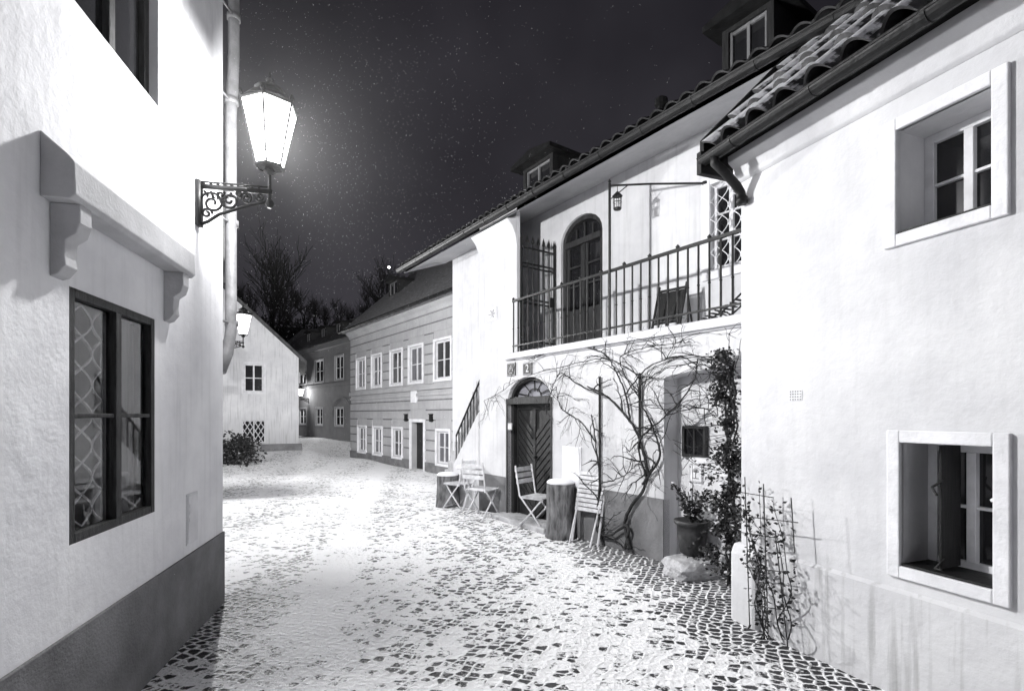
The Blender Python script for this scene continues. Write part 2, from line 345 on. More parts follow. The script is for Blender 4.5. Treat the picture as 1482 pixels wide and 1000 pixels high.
def chimney(h,u,d,z0,z1,w=.35,pot=True):
    b=MB(); b.box(u-w,u+w,d-w*.7,d+w*.7,z0,z1); b.box(u-w-.05,u+w+.05,d-w*.7-.05,d+w*.7+.05,z1,z1+.1)
    return b.obj('chimney',M_plinth,h,bevel=.01)
def dormer(h,u0,u1,d0,z0,z1,back,mats=(M_dwood,M_gut),gab=.22):
    b=MB(); b.box(u0,u0+.08,d0,d0+.1,z0,z1); b.box(u1-.08,u1,d0,d0+.1,z0,z1); b.box(u0+.08,u1-.08,d0,d0+.1,z1-.07,z1); b.box(u0+.08,u1-.08,d0,d0+.1,z0,z0+.15)
    b.box(u0,u0+.05,d0+.1,d0+back,z0-.3,z1); b.box(u1-.05,u1,d0+.1,d0+back,z0-.3,z1)
    c=(u0+u1)/2; dm=b.obj('dormer',mats[0],h)
    r=MB(); o=.14; r.exd([(u0-o,z1-.02),(u0-o,z1+.05),(c,z1+gab+.05),(u1+o,z1+.05),(u1+o,z1-.02),(c,z1-.02)],d0-.18,d0+back); r.obj('roof',mats[1],dm)
    w=MB(); a,e=u0+.08,u1-.08; zz0,zz1=z0+.15,z1-.07; k=.035
    w.box(a,a+k,d0+.03,d0+.07,zz0,zz1); w.box(e-k,e,d0+.03,d0+.07,zz0,zz1); w.box(c-k/2,c+k/2,d0+.03,d0+.07,zz0,zz1); w.box(a+k,e-k,d0+.035,d0+.065,zz1-k,zz1); w.box(a+k,e-k,d0+.035,d0+.065,zz0,zz0+k)
    w=w.obj('window',M_plinth,dm)
    g=MB(); g.poly([(a,d0+.06,zz0),(e,d0+.06,zz0),(e,d0+.06,zz1),(a,d0+.06,zz1)]); g.obj('glass',M_gl,dm); return dm
# ---------------------------------------------------------------- house A
hA=thing('house','white plastered house with lantern bracket and stone window hood','house',(FA.o.x,FA.o.y,0),FA.rz)
wu0,wz0=FA.pix(100,789); wu1,_=FA.pix(224,600); wz1=2.19
uu0,uu1,uz0,uz1=FA.uu(106),FA.uu(229),3.53,4.9
b=MB(); b.wall(-9,0,-.6,8.5,[(wu0,wu1,1.0,wz1,0,.12),(uu0,uu1,uz0,uz1,0,.12)],0)
b.poly([(0,0,-.6),(0,7,-.6),(0,7,8.5),(0,0,8.5)]); b.poly([(-9,0,-.6),(-9,7,-.6),(-9,7,8.5),(-9,0,8.5)]); b.poly([(-9,7,-.6),(0,7,-.6),(0,7,8.5),(-9,7,8.5)])
b.box(.0,.07,.05,.6,-.6,8.4)
b.obj('wall',M_A,hA)
b=MB(); b.box(-9,.012,-.014,.5,-.6,.6); b.obj('plinth',M_plinth,hA,bevel=.006)
b=MB(); b.exu([(-.5,8.45),(3.5,11.5),(7.5,8.45),(7.5,8.3),(-.5,8.3)],-9.3,.3); b.obj('roof',M_tile,hA)
w=window(hA,wu0,wu1,1.0,wz1,.0,2,2,.045,.022,M_wood,M_clear,.05,.055,label='weathered wooden casement window with iron lattice behind',lattice=.07)
b=MB(); b.box(wu0,wu1,.5,.52,.9,2.3); b.obj('interior',M_dark,w)
b=MB(); c=(wu0+wu1)/2
for i in range(20):
    a=c+.03+(wu1-c-.06)*i/20; a2=c+.03+(wu1-c-.06)*(i+1)/20
    b.poly([(a,.1+.012*math.sin(i*1.1),1.02),(a2,.1+.012*math.sin((i+1)*1.1),1.02),(a2,.1+.012*math.sin((i+1)*1.1),2.15),(a,.1+.012*math.sin(i*1.1),2.15)])
b.obj('curtain',M_curt,w,smooth=True)
window(hA,uu0,uu1,uz0,uz1,.05,2,2,.06,.022,M_wood,M_gl,.05,.06)
hu0,hu1=FA.uu(57),FA.uu(283,-.13)
b=MB(); b.exu([(0,2.80),(-.10,2.71),(-.125,2.68),(-.13,2.54),(-.11,2.52),(0,2.52)],hu0,hu1); hd=b.obj('window_hood',M_hood,hA,bevel=.006,label='stone hood carried on two scrolled brackets')
for uc in (FA.uu(104,-.06),FA.uu(256,-.06)):
    b=MB(); b.exu([(0,2.52),(-.115,2.52),(-.115,2.44),(-.10,2.39),(-.06,2.36),(-.055,2.29),(-.06,2.25),(-.03,2.21),(0,2.20)],uc-.045,uc+.045); b.obj('bracket',M_hood,hd,bevel=.005)
b=MB(); mu0,mz1=FA.pix(269,716); mu1,_=FA.pix(285,716); _,mz0=FA.pix(269,790)
b.box(mu0,mu1,-.006,.01,mz0,mz1); b.box(mu0+.012,mu1-.012,-.012,-.006,mz0+.012,mz1-.012)
for i in range(3): b.box(mu0+.03,mu0+.05,-.016,-.012,mz1-.1-.05*i,mz1-.07-.05*i)
b.obj('meter_door',M_trim,hA,bevel=.002)
b=MB(); b.tube([(.30,.0,8.4),(.30,0,4.9),(.27,0,4.6),(.22,0,4.3),(.22,0,2.35),(.19,.02,2.15),(.1,.05,1.98)],.048,12)
for z in (2.4,3.3,4.4,5.2,6.4): b.tube([(.24 if z<4.6 else .3,0,z),(.24 if z<4.6 else .3,0,z+.05)],.058,12); b.tube([(0,.05,z+.02),(.24,0,z+.02)],.01,5)
b.obj('drainpipe',M_pipe,hA,smooth=True)
# ---------------------------------------------------------------- street lamp
def spiral(c,r0,r1,a0,a1,n=26):
    return [(c[0]+(r0+(r1-r0)*i/n)*math.cos(a0+(a1-a0)*i/n),0,c[1]+(r0+(r1-r0)*i/n)*math.sin(a0+(a1-a0)*i/n)) for i in range(n+1)]
def street_lamp(loc,rz,label,arm=.53,energy=860,mult=.2,group='wall-mounted street lanterns'):
    t=thing('street_lamp',label,'street lamp',loc,rz,group)
    b=MB()
    b.box(0,.03,-.04,.04,-.30,.04); b.box(0,arm+.02,-.012,.012,-.015,.015); b.tube([(0,0,.035),(arm,0,.035)],.007,6)
    b.tube([(arm,0,-.10),(arm,0,.20)],.013,8); b.lathe([(.02,-.12),(.035,-.09),(.02,-.06)],arm,0,10)
    k=arm/.53
    for c,r0,r1,a0,a1 in [((.11*k,-.12),.09,.015,math.pi*.9,-math.pi*2.2),((.235*k,-.088),.07,.012,math.pi*1.0,math.pi*4.0),((.355*k,-.065),.05,.01,math.pi*1.0,-math.pi*1.8),((.455*k,-.045),.035,.008,math.pi,math.pi*3.6),((.07*k,-.20),.04,.01,0,math.pi*2.6),((.17*k,-.055),.035,.008,0,-math.pi*2.4),((.30*k,-.035),.022,.006,0,math.pi*2.4)]:
        b.tube(spiral(c,r0*k,r1*k,a0,a1),.0095,6)
    b.tube([(0.02,0,-.29),(.08*k,0,-.26),(.16*k,0,-.20),(.25*k,0,-.165),(.36*k,0,-.12),(.46*k,0,-.09),(arm,0,-.07)],.012,7)
    for i in range(9): x=(.05+i*.05)*k; b.lathe([(.001,.012),(.014,.022),(.001,.034)],x,0,6)
    for i in range(9):
        x=(.05+i*.05)*k; a=.9*i
        b.tube([(x,0,-.03),(x+.02*math.cos(a),.012,-.06-.02*math.sin(a)),(x+.03,-.008,-.09+.01*i*.5)],[.009,.013,.003],5)
    b.obj('bracket',M_iron,t,smooth=True)
    b=MB(); cx=arm; z0=.19; n=6; rb,rt,h=.10,.205,.46
    def P(i,r,z,o=math.pi/6): w=2*math.pi*i/n+o; return (cx+r*math.cos(w),r*math.sin(w),z)
    for i in range(n):
        b.tube([P(i,rb,z0),P(i,rt,z0+h)],.007,5); b.tube([P(i,rb,z0),P(i+1,rb,z0)],.011,6); b.tube([P(i,rt,z0+h),P(i+1,rt,z0+h)],.010,6)
        b.tube([P(i,rb+.017,z0+.08),P(i+1,rb+.017,z0+.08)],.004,5)
        b.lathe([(.001,z0+h),(.02,z0+h+.02),(.012,z0+h+.05),(.001,z0+h+.07)],P(i,rt,0)[0],P(i,rt,0)[1],6)
    b.lathe([(.02,z0-.06),(.045,z0-.04),(.03,z0-.01),(.105,z0)],cx,0,12)
    hd=b.obj('lantern',M_iron,t)
    b=MB(); b.lathe([(.20,z0+h+.012),(.16,z0+h+.06),(.10,z0+h+.09),(.095,z0+h+.12),(.11,z0+h+.13),(.05,z0+h+.17),(.02,z0+h+.19),(.03,z0+h+.21),(.012,z0+h+.23),(.002,z0+h+.28)],cx,0,12)
    b.obj('cap',M_iron,hd)
    b=MB()
    for i in range(n): b.poly([P(i,rb-.003,z0+.004),P(i+1,rb-.003,z0+.004),P(i+1,rt-.004,z0+h-.004),P(i,rt-.004,z0+h-.004)])
    b.obj('glass',M_lampg,hd)
    b=MB(); b.lathe([(.005,z0+.24),(.035,z0+.27),(.04,z0+.31),(.025,z0+.36),(.004,z0+.38)],cx,0,12); b.obj('bulb',M_bulb,hd,smooth=True)
    l=bpy.data.lights.new('bulb_light','POINT'); l.energy=energy; l.shadow_soft_size=.06; l.use_nodes=True; nt=l.node_tree
    fo=nn(nt,'ShaderNodeLightFalloff'); fo.inputs['Strength'].default_value=mult; nt.links.new(fo.outputs['Linear'],nt.nodes['Emission'].inputs['Strength'])
    lo=bpy.data.objects.new('bulb_light',l); COL.objects.link(lo); lo.parent=hd; lo.location=(cx,0,z0+.2)
    return t
lu,_=FA.pix(285,300)
p=FA.W(lu,0,3.31)
outA=math.atan2(-FA.d.y,-FA.d.x)
street_lamp(p,outA,'lit black iron lantern on scrolled bracket of white house',arm=.505,energy=2250)
# ---------------------------------------------------------------- neighbour house H
FH=Fr(-7.4,13.0,-2.6,4.7)
hH=thing('house','plain plastered house further along the lane carrying a lantern','house',(FH.o.x,FH.o.y,0),FH.rz)
b=MB(); b.box(-5.2,0,0,5,-1,5); b.obj('wall',M_A,hH); b=MB(); b.exu([(-.3,5),(2.5,7.5),(5.3,5)],-5.3,.2); b.obj('roof',M_tile,hH)
outH=math.atan2(-FH.d.y,-FH.d.x)
street_lamp(FH.W(-1.25,0,3.30),outH,'lit iron wall lantern beside the far gabled house',arm=.48,energy=3000)
# ---------------------------------------------------------------- house C
hC=thing('house','white house with balcony, arched doors and climbing vine','house',(FC.o.x,FC.o.y,0),FC.rz)
uL=FC.uu(655,.75); uP=FC.uu(694); uG=.24; uR=6.2; uE=uL-.38
EZ=4.56; BZ=2.55
dz=FC.pix(766,545)[1]; dU=(0.0,FC.uu(797))
niu0=FC.uu(961); niu1=4.7; ND=.24
b=MB()
b.wall(uP,uR,-.8,BZ-.12,[(dU[0],dU[1],-.8,dz,.34,.22),(niu0,niu1,-.8,2.06,.07,ND)],0)
b.poly([(niu0,ND,-.8),(niu1,ND,-.8),(niu1,ND,2.1),(niu0,ND,2.1)])
b.poly([(uP,0,-.8),(uP,.75,-.8),(uP,.75,BZ),(uP,0,BZ)])
b.poly([(uP,0,BZ-.12),(uG,0,BZ-.12),(uG,0,4.75),(uP,0,4.75)]); b.poly([(uP,0,BZ-.12),(uP,.75,BZ-.12),(uP,.75,4.9),(uP,0,4.9)])
b.poly([(uG,0,BZ),(uG,.06,BZ),(uG,.06,4.7),(uG,0,4.7)])
udu=(FC.uu(812,.75),FC.uu(872,.75)); udz=(BZ+.02,FC.pix(841,311,.75)[1])
uwu=(FC.uu(1029,.75),FC.uu(1082,.75)); uwz=(FC.pix(1045,388,.75)[1],FC.pix(1045,262,.75)[1])
b.wall(uL,uR,-.8,5.1,[(udu[0],udu[1],udz[0],udz[1],.34,.18),(uwu[0],uwu[1],uwz[0],uwz[1],0,.15)],.75)
b.poly([(uL,.75,-.8),(uL,6.5,-.8),(uL,6.5,4.6),(uL,3.4,6.4),(uL,.75,4.85)]); b.poly([(uR,.75,-.8),(uR,6.5,-.8),(uR,6.5,4.6),(uR,3.4,6.4),(uR,.75,4.85)]); b.poly([(uL,6.5,-.8),(uR,6.5,-.8),(uR,6.5,4.6),(uL,6.5,4.6)])
b.obj('wall',M_C,hC)
b=MB()
pr=[(-.22,EZ)]+[(-.16+.91*i/12,EZ+.03+.34*math.sin(i/12*math.pi/2)) for i in range(13)]
vs=[(u,a,c) for u in (uE+.05,uR) for a,c in pr]; n=len(pr); b.add(vs,[(i,i+1,n+i+1,n+i) for i in range(n-1)])
b.poly([(uE+.05,-.22,EZ),(uE+.05,-.22,EZ+.1),(uE+.05,.9,EZ+.6),(uE+.05,.75,EZ+.37)])
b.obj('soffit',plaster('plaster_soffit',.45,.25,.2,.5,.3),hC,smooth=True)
b=MB(); pr=[(0,4.2),(-.03,4.35),(-.09,4.47),(-.18,4.56),(0,4.6)]; b.exu(pr,uP-.002,uG); b.obj('cornice',M_C,hC,bevel=.01)
b=MB(); b.box(uP-.005,dU[0]-.06,-.012,.1,-.8,.62); b.obj('plinth',M_plinth,hC,bevel=.005)
b=MB(); b.box(dU[1]+.12,niu0-.0,-.012,.1,-.8,.68); b.obj('plinth',M_plinth,hC,bevel=.005)
b=MB(); b.box(niu0+.25,niu1,ND-.16,ND,-.8,1.15); b.obj('niche_ledge',M_trim,hC,bevel=.015)
b=MB(); b.box(uP,uG,0.01,.75,BZ-.12,BZ); b.box(uG,uR,-.03,.75,BZ-.12,BZ-.001)
b.exu([(-.03,BZ-.10),(-.075,BZ-.10),(-.09,BZ-.05),(-.09,BZ-.02),(-.03,BZ-.0)],uP+.85,uR); bal=b.obj('balcony',M_trim,hC,bevel=.006,label='white balcony ledge with black iron railing')
b=MB(); zt=3.34; zb=BZ+.09
b.box(uG-.1,uR,-.02,.01,zt-.016,zt+.016); b.box(uG-.1,uR,-.015,.005,zb,zb+.020)
u=uG-.08; k=0
while u<uR-.1:
    r=.011; b.tube([(u,-.005,BZ),(u,-.005,zt)],r,6)
    if k%3==0: b.lathe([(.001,zt),(.02,zt+.02),(.024,zt+.035),(.001,zt+.06)],u,-.005,8)
    b.lathe([(.006,2.9),(.018,2.915),(.006,2.93)],u,-.005,6)
    u+=.125; k+=1
b.obj('railing',M_iron,bal)
b=MB(); g0,g1,zg0,zg1=.04,.72,BZ+.06,4.2
b.box(uG+.03,uG+.06,g0,g0+.03,zg0,zg1+.1); b.box(uG+.03,uG+.06,g1-.03,g1,zg0,zg1+.1)
for z in (zg0+.1,3.3,3.36,3.85,3.91,zg1-.05): b.box(uG+.035,uG+.055,g0,g1,z,z+.022)
for i in range(7):
    d=g0+.02+(g1-g0-.04)*i/6; b.tube([(uG+.045,d,zg0),(uG+.045,d,zg1+.02)],.012,6); b.lathe([(.009,zg1+.02),(.026,zg1+.06),(.001,zg1+.17)],uG+.045,d,6)
b.box(uG+.03,uG+.07,g1-.12,g1-.05,3.3,3.45)
b.obj('gate',M_iron,hC,label='tall spiked iron gate across balcony end')
usL=FC.uu(657); zA,zB=1.66,.68
st=MB(); N=14
for i in range(N):
    uu=uP-.13*(i+1); z=BZ-(i+1)*BZ/N
    if uu<uL+.2: break
    st.box(uu,uu+.13,.09,.75,-.8,z)
st.obj('stairs',M_stone,hC)
b=MB(); b.exd([(uP-.002,-.8),(uP-.002,zA),(usL,zB),(usL,-.8)],-.02,.09); b.exd([(usL,-.8),(usL,zB),(usL+.12,zB),(usL+.12,-.8)],.09,.75); b.obj('stair_wall',M_C,hC,bevel=.02)
b=MB(); n=9; top=[]
for i in range(n):
    t=i/(n-1); uu=uP-.03+(usL-uP+.06)*t; z0=zA-.03+(zB-zA)*t; b.tube([(uu,.03,z0),(uu,.03,z0+.56)],.012,6); top.append((uu,.03,z0+.56))
b.tube(top,.018,6); b.tube([(a,c,d-.5) for a,c,d in top],.01,6); b.obj('stair_railing',M_iron,hC)
def chev(h,u0,u1,z0,z1,d):
    b=MB(); c=(u0+u1)/2; b.box(u0,u1,d,d+.04,z0,z1); 
    for sd in (-1,1):
        a=u0+.05 if sd<0 else c+.03; e=c-.03 if sd<0 else u1-.05; z=z0+.08
        while z<z1-.45:
            k=(e-a)*.9; za,ze=(z,z+k) if sd>0 else (z+k,z)
            za2,ze2=min(za+.09,z1-.06),min(ze+.09,z1-.06)
            b.exd([(a,za),(e,ze),(e,ze2),(a,za2)],d-.018,d); z+=.115
        b.box(a-.03,a,d-.026,d,z0,z1); b.box(e,e+.03,d-.026,d,z0,z1); b.box(a,e,d-.028,d,z1-.09,z1-.0); b.box(a,e,d-.028,d,z0,z0+.08)
    return b.obj('door',M_dwood,h,bevel=.003,label='dark wooden double door with chevron planks')
trz=1.80
dr=chev(hC,dU[0]+.07,dU[1]-.07,-.1,trz-.03,.14)
b=MB(); b.lathe([(.03,0),(.035,.02),(.02,.04)],0,0,10); 
o=b.obj('handle',M_iron,dr); o.location=((dU[0]+dU[1])/2+.04,.10,.95)
b=MB(); b.box(dU[0],dU[0]+.07,.06,.2,-.3,trz); b.box(dU[1]-.07,dU[1],.06,.2,-.3,trz); b.box(dU[0],dU[1],.03,.2,trz-.04,trz+.07)
A1=arc(dU[0],dU[1],dz-.34,.34,16); A2=arc(dU[0]+.06,dU[1]-.06,dz-.34,.29,16)
for i in range(16): b.exd([A1[i],A1[i+1],A2[i+1],A2[i]],.06,.2)
c=(dU[0]+dU[1])/2
for k in range(1,6):
    t=A2[int(k*16/6)]; b.tube([(c+(t[0]-c)*.35,.12,trz+.06+(t[1]-trz-.06)*.35),(t[0],.12,t[1])],.01,5)
Q=arc(c-.16,c+.16,trz+.07,.12,10); b.tube([(a,.12,z) for a,z in Q],.01,5)
fr=b.obj('door_frame',M_dwood,hC,bevel=.004)
b=MB(); b.add([(a,.15,z) for a,z in A2],[tuple(range(17))]); b.obj('fanlight',glass('fanlight_glass',.3,.2),fr)
b=MB(); b.box(dU[0]-.12,dU[1]+.15,-.25,.2,-.3,.07); b.obj('doorstep',M_stone,hC,bevel=.02)
b=MB(); b.box(dU[0]-.04,dU[0],-.012,.06,-.1,trz+.05); b.box(dU[1],dU[1]+.04,-.012,.06,-.1,trz+.05); b.box(dU[0],dU[1],-.010,.028,trz-.04,trz+.05); b.obj('door_surround',M_wood,hC,bevel=.004)
b=MB(); a,e=udu; zt=udz[1]; za=udz[0]; A1=arc(a,e,zt-.34,.34,16); A2=arc(a+.07,e-.07,zt-.34,.27,16); D=.75
b.box(a,a+.07,D+.04,D+.16,za,zt-.34); b.box(e-.07,e,D+.04,D+.16,za,zt-.34)
for i in range(16): b.exd([A1[i],A1[i+1],A2[i+1],A2[i]],D+.04,D+.16)
b.box(a+.07,e-.07,D+.03,D+.15,zt-.42,zt-.33); c=(a+e)/2
for k in (-.18,0,.18): b.box(c+k-.012,c+k+.012,D+.07,D+.1,zt-.33,zt-.09+(-.06 if k else 0))
b.box(c-.03,c+.03,D+.05,D+.1,za,zt-.42)
for (p,q) in ((a+.07,c-.03),(c+.03,e-.07)):
    b.box(p,p+.05,D+.07,D+.1,za,zt-.42); b.box(q-.05,q,D+.07,D+.1,za,zt-.42); b.box(p+.05,q-.05,D+.075,D+.1,za,za+.65)
    for z in (za+1.0,za+1.3): b.box(p+.05,q-.05,D+.07,D+.1,z,z+.03)
ud=b.obj('door',M_wood,hC,bevel=.004,label='arched glazed balcony door of weathered wood')
b=MB(); b.box(a+.05,e-.05,D+.11,D+.12,za,zt-.34); b.add([(x,D+.12,z) for x,z in A2],[tuple(range(17))]); b.obj('glass',M_gl,ud)
w=window(hC,uwu[0],uwu[1],uwz[0],uwz[1],.80,2,3,.045,.02,M_wwood,M_gl)
s=MB(); S=.11; s.box(uwu[0]-S,uwu[0],.72,.76,uwz[0]-S,uwz[1]+S); s.box(uwu[1],uwu[1]+S,.72,.76,uwz[0]-S,uwz[1]+S); s.box(uwu[0],uwu[1],.72,.76,uwz[1],uwz[1]+S); s.box(uwu[0],uwu[1],.72,.76,uwz[0]-S,uwz[0]); s.obj('surround',M_trim,w,bevel=.01)
s=MB()
for i in range(4):
    for sg in (1,-1):
        W_=(uwu[1]-uwu[0]); s.tube([(min(max(uwu[0]+W_*i/3+sg*W_/6*math.sin(t/40*math.pi*5),uwu[0]),uwu[1]),.74,uwz[0]+(uwz[1]-uwz[0])*t/40) for t in range(41)],.005,5)
s.obj('grille',M_chair,w)
tileroof(hC,uE,uR+.3,-.30,EZ+.12,4.2,EZ+.12+.6*4.5,M_tile,.18,.34,.026,nu=8)
b=MB(); b.poly([(uE,4.2,EZ+2.79),(uR+.3,4.2,EZ+2.79),(uR+.3,8.5,EZ+.1),(uE,8.5,EZ+.1)]); b.exu([(-.2,EZ+.03),(-.2,EZ+.08),(4.2,EZ+2.72),(4.2,EZ+2.67)],uE+.02,uE+.07); b.obj('roof_rear',M_tile,hC)
gutter(hC,uE-.02,uR,-.31,EZ+.06,.06)
b=MB(); b.lathe([(.05,5.3),(.05,6.0),(.09,6.02),(.09,6.1),(.03,6.14)],FC.uu(957,1.4),1.4,10); b.obj('vent_pipe',M_gut,hC)
for (pa,pb,up) in ((757,800,0),(1045,1120,.1)):
    dormer(hC,FC.uu(pa,.9),FC.uu(pb,.9),.9,5.3+up,5.98+up,1.6,gab=.1)
a,z1=FC.pix(815,645); e,_=FC.pix(842,645); z0=FC.pix(828,705)[1]
b=MB(); b.box(a,e,-.015,.01,z0,z1); b.box(a+.02,e-.02,-.025,-.015,z0+.02,z1-.02); b.obj('meter_door',M_trim,hC,bevel=.003)
a,z1=FC.pix(989,616,ND-.03); e,_=FC.pix(1023,616,ND-.03); z0=FC.pix(1000,661,ND-.03)[1]; q=ND-.06
b=MB(); b.box(a,a+.03,q,ND+.02,z0,z1); b.box(e-.03,e,q,ND+.02,z0,z1); b.box(a+.03,e-.03,q,ND+.02,z1-.03,z1); b.box(a+.03,e-.03,q,ND+.02,z0,z0+.03); b.box((a+e)/2-.01,(a+e)/2+.01,q+.01,ND+.02,z0+.03,z1-.03)
w=b.obj('window',M_wood,hC,bevel=.003); b=MB(); b.box(a+.02,e-.02,q+.03,q+.04,z0+.02,z1-.02); b.obj('glass',M_gl,w)
# ---------------------------------------------------------------- signs
def sign(fr,px0,px1,py0,py1,off,text,label,fg=M_wwood,bg=M_gut,extra=None):
    u0,z1=fr.pix(px0,py0,off); u1,_=fr.pix(px1,py0,off); z0=fr.pix((px0+px1)/2,py1,off)[1]
    c=fr.W((u0+u1)/2,off,(z0+z1)/2); t=thing('house_sign',label,'sign',c,fr.rz); w=(u1-u0)/2; h=(z1-z0)/2
    b=MB(); b.box(-w,w,-.006,.004,-h,h); b.obj('plate',bg,t,bevel=.002)
    b=MB(); k=w*.92; q=h*.92; r=.004
    for (x0,x1,y0,y1) in ((-k,k,q-r,q),(-k,k,-q,-q+r),(-k,-k+r,-q+r,q-r),(k-r,k,-q+r,q-r)): b.box(x0,x1,-.008,-.005,y0,y1)
    if extra: extra(b,w,h)
    b.obj('border',fg,t)
    if text:
        cu=bpy.data.curves.new('t','FONT'); cu.body=text; cu.align_x='CENTER'; cu.align_y='CENTER'; cu.size=h*1.9; cu.extrude=.001
        o=bpy.data.objects.new('t',cu); COL.objects.link(o); bpy.context.view_layer.update(); me=bpy.data.meshes.new_from_object(o.evaluated_get(bpy.context.evaluated_depsgraph_get())); bpy.data.objects.remove(o)
        me.materials.clear(); me.materials.append(fg); o=bpy.data.objects.new('lettering',me); COL.objects.link(o); o.parent=t; o.location=(0,-.008,0); o.rotation_euler=(math.pi/2,0,0)
    return t
sign(FC,757,770,526,542,-.012,'2','dark enamel house number plate reading 2 above door')
def emb(b,w,h):
    b.tube([(-w*.5,-.007,-h*.4),(-w*.3,-.007,h*.3),(0,-.007,0),(w*.3,-.007,h*.35),(w*.5,-.007,-h*.4)],.006,5); b.tube([(-w*.5,-.007,-h*.55),(w*.5,-.007,-h*.55)],.005,5); b.tube([(0,-.007,h*.1),(0,-.007,h*.6)],.005,5)
sign(FC,734,746,526,544,-.012,None,'dark enamel emblem plate beside the house number',extra=emb)
def treeem(b,w,h):
    b.tube([(0,-.007,-h*.5),(0,-.007,h*.1)],.005,5)
    for i in range(9):
        a=math.pi*i/8; b.tube([(0,-.007,h*.05),(w*.5*math.cos(a),-.007,h*.15+h*.4*math.sin(a))],.003,5)
    b.tube([(-w*.5,-.007,-h*.55),(w*.5,-.007,-h*.55)],.004,5)
sign(FC,998,1017,670,698,ND-.17,None,'small white notice with a tree emblem',fg=M_plinth,bg=M_trim,extra=treeem)
sign(FC,735,741,612,622,-.03,None,'tiny pale name plate beside the door',fg=M_iron,bg=M_wwood)
def relief(b,w,h):
    for i in range(6):
        a=i*1.05; b.tube([(0,-.01,0),(w*.7*math.cos(a),-.012,h*.7*math.sin(a))],.012,5)
sign(FC,707,719,447,464,-.004,None,'small plaster relief plaque on the pier',fg=M_hood,bg=M_trim,extra=relief)
# hanging lantern on post
pu=FC.uu(884); zt=FC.pix(884,266)[1]
t=thing('hanging_lantern','small unlit lantern hanging from iron post on the balcony','lantern',FC.W(pu,-.02,BZ),FC.rz)
hz=zt-BZ; b=MB(); b.tube([(0,0,-.1),(0,0,hz)],.016,8); b.lathe([(.001,hz),(.022,hz+.02),(.001,hz+.05)],0,0,8)
b.tube([(0,0,hz-.03),(.35,.30,hz-.06),(.80,.75,hz-.10)],.012,6); b.tube([(0,0,hz-.2),(.08,.08,hz-.12),(.16,.14,hz-.05)],.007,5); b.lathe([(.03,hz-.115),(.03,hz-.085)],.80,.74,8); b.obj('post',M_iron,t)
b=MB(); lx,ly=.07,.06; b.tube([(lx,ly,hz-.04),(lx,ly,hz-.12)],.004,5); b.lathe([(.01,hz-.11),(.06,hz-.16),(.062,hz-.17),(.02,hz-.17)],lx,ly,8); b.lathe([(.045,hz-.33),(.05,hz-.31),(.03,hz-.305)],lx,ly,8)
for i in range(6): w_=i*math.pi/3; b.tube([(lx+.045*math.cos(w_),ly+.045*math.sin(w_),hz-.31),(lx+.05*math.cos(w_),ly+.05*math.sin(w_),hz-.17)],.005,4)
b.tube([(lx+.05*math.cos(i*.5),ly+.05*math.sin(i*.5),hz-.24) for i in range(14)],.004,4)
b.obj('lantern',M_iron,t); b=MB(); b.lathe([(.02,hz-.3),(.022,hz-.22)],lx,ly,8); b.obj('candle',M_wwood,t)
# ---------------------------------------------------------------- house D
hD=thing('house','white plastered cottage with deep windows and snowy tiled roof','house',(FD.o.x,FD.o.y,0),FD.rz)
holes=[]; spec=[]
for (x0,x1,yt,yb) in ((1300,1438,(190),(340)),(1305,1440,(640),(818))):
    u0=FD.uu(x0); u1=FD.uu(x1); z0=FD.pix(x0,yb)[1]; z1=FD.pix(x0,yt)[1]; holes.append((u0,u1,z0,z1,0,.36)); spec.append((u0,u1,z0,z1))
b=MB(); b.wall(0,6,-.8,3.62,holes,0); b.poly([(0,0,-.8),(0,6,-.8),(0,6,3.62),(0,3,6.6),(0,0,3.62)]); b.poly([(6,0,-.8),(6,6,-.8),(6,6,3.62),(6,3,6.6),(6,0,3.62)])
b.obj('wall',M_D,hD)
zp=FD.pix(1155,808)[1]
b=MB(); b.exu([(-.022,-.6),(-.022,zp-.02),(0,zp),(.1,zp),(.1,-.6)],.25,6); b.obj('plinth',M_DP,hD)
b=MB(); b.exu([(-.05,-.6),(-.05,.52),(-.02,.6),(.15,.6),(.15,-.6)],-.07,.18); b.obj('buttress',M_D,hD,bevel=.03)
b=MB(); b.exu([(0,3.40),(-.03,3.42),(-.06,3.50),(-.12,3.54),(-.12,3.60),(0,3.60)],-.02,6); b.obj('cornice',M_D,hD,bevel=.008)
for k,(u0,u1,z0,z1) in enumerate(spec):
    w=window(hD,u0,u1,z0,z1,.23,2,2,.05,.018,M_wwood,M_gl,.05,.045)
    s=MB(); S=.068; p=-.025
    s.box(u0-S,u0,p,.02,z0-S,z1+S); s.box(u1,u1+S,p,.02,z0-S,z1+S); s.box(u0,u1,p,.02,z1,z1+S); s.box(u0,u1,p,.02,z0-S,z0); s.obj('surround',M_trim,w,bevel=.006)
    s=MB(); s.box(u0+.004,u1-.004,-.012,.23,z0+.002,z0+.014); s.obj('sill',M_gut,w,bevel=.003)
u0,u1,z0,z1=spec[1]
b=MB(); b.box(u0+.15,u0+.165,.06,.23,z0+.02,z1-.01); b.tube([(u0+.17,.08,z0+.08),(u0+.15,.03,z0+.02),(u0+.2,.0,z0+.03)],.008,5); b.tube([(u0+.17,.07,z0+.5),(u0+.14,.02,z0+.46),(u0+.17,.01,z0+.42)],.008,5)
b.obj('shutter',M_dwood,hD,bevel=.003,label='narrow dark shutter leaf standing open')
b=MB(); b.tube([(u1-.06,.13,z0+.42),(u1-.06,.10,z0+.42),(u1-.0,.09,z0+.43)],.01,5); b.obj('latch',M_wwood,hD)
a,z1=FD.pix(1143,565); e,_=FD.pix(1161,565); z0=FD.pix(1150,580)[1]; b=MB(); b.box(a,e,-.004,.003,z0,z1)
vg=b.obj('vent',M_trim,hD); b=MB()
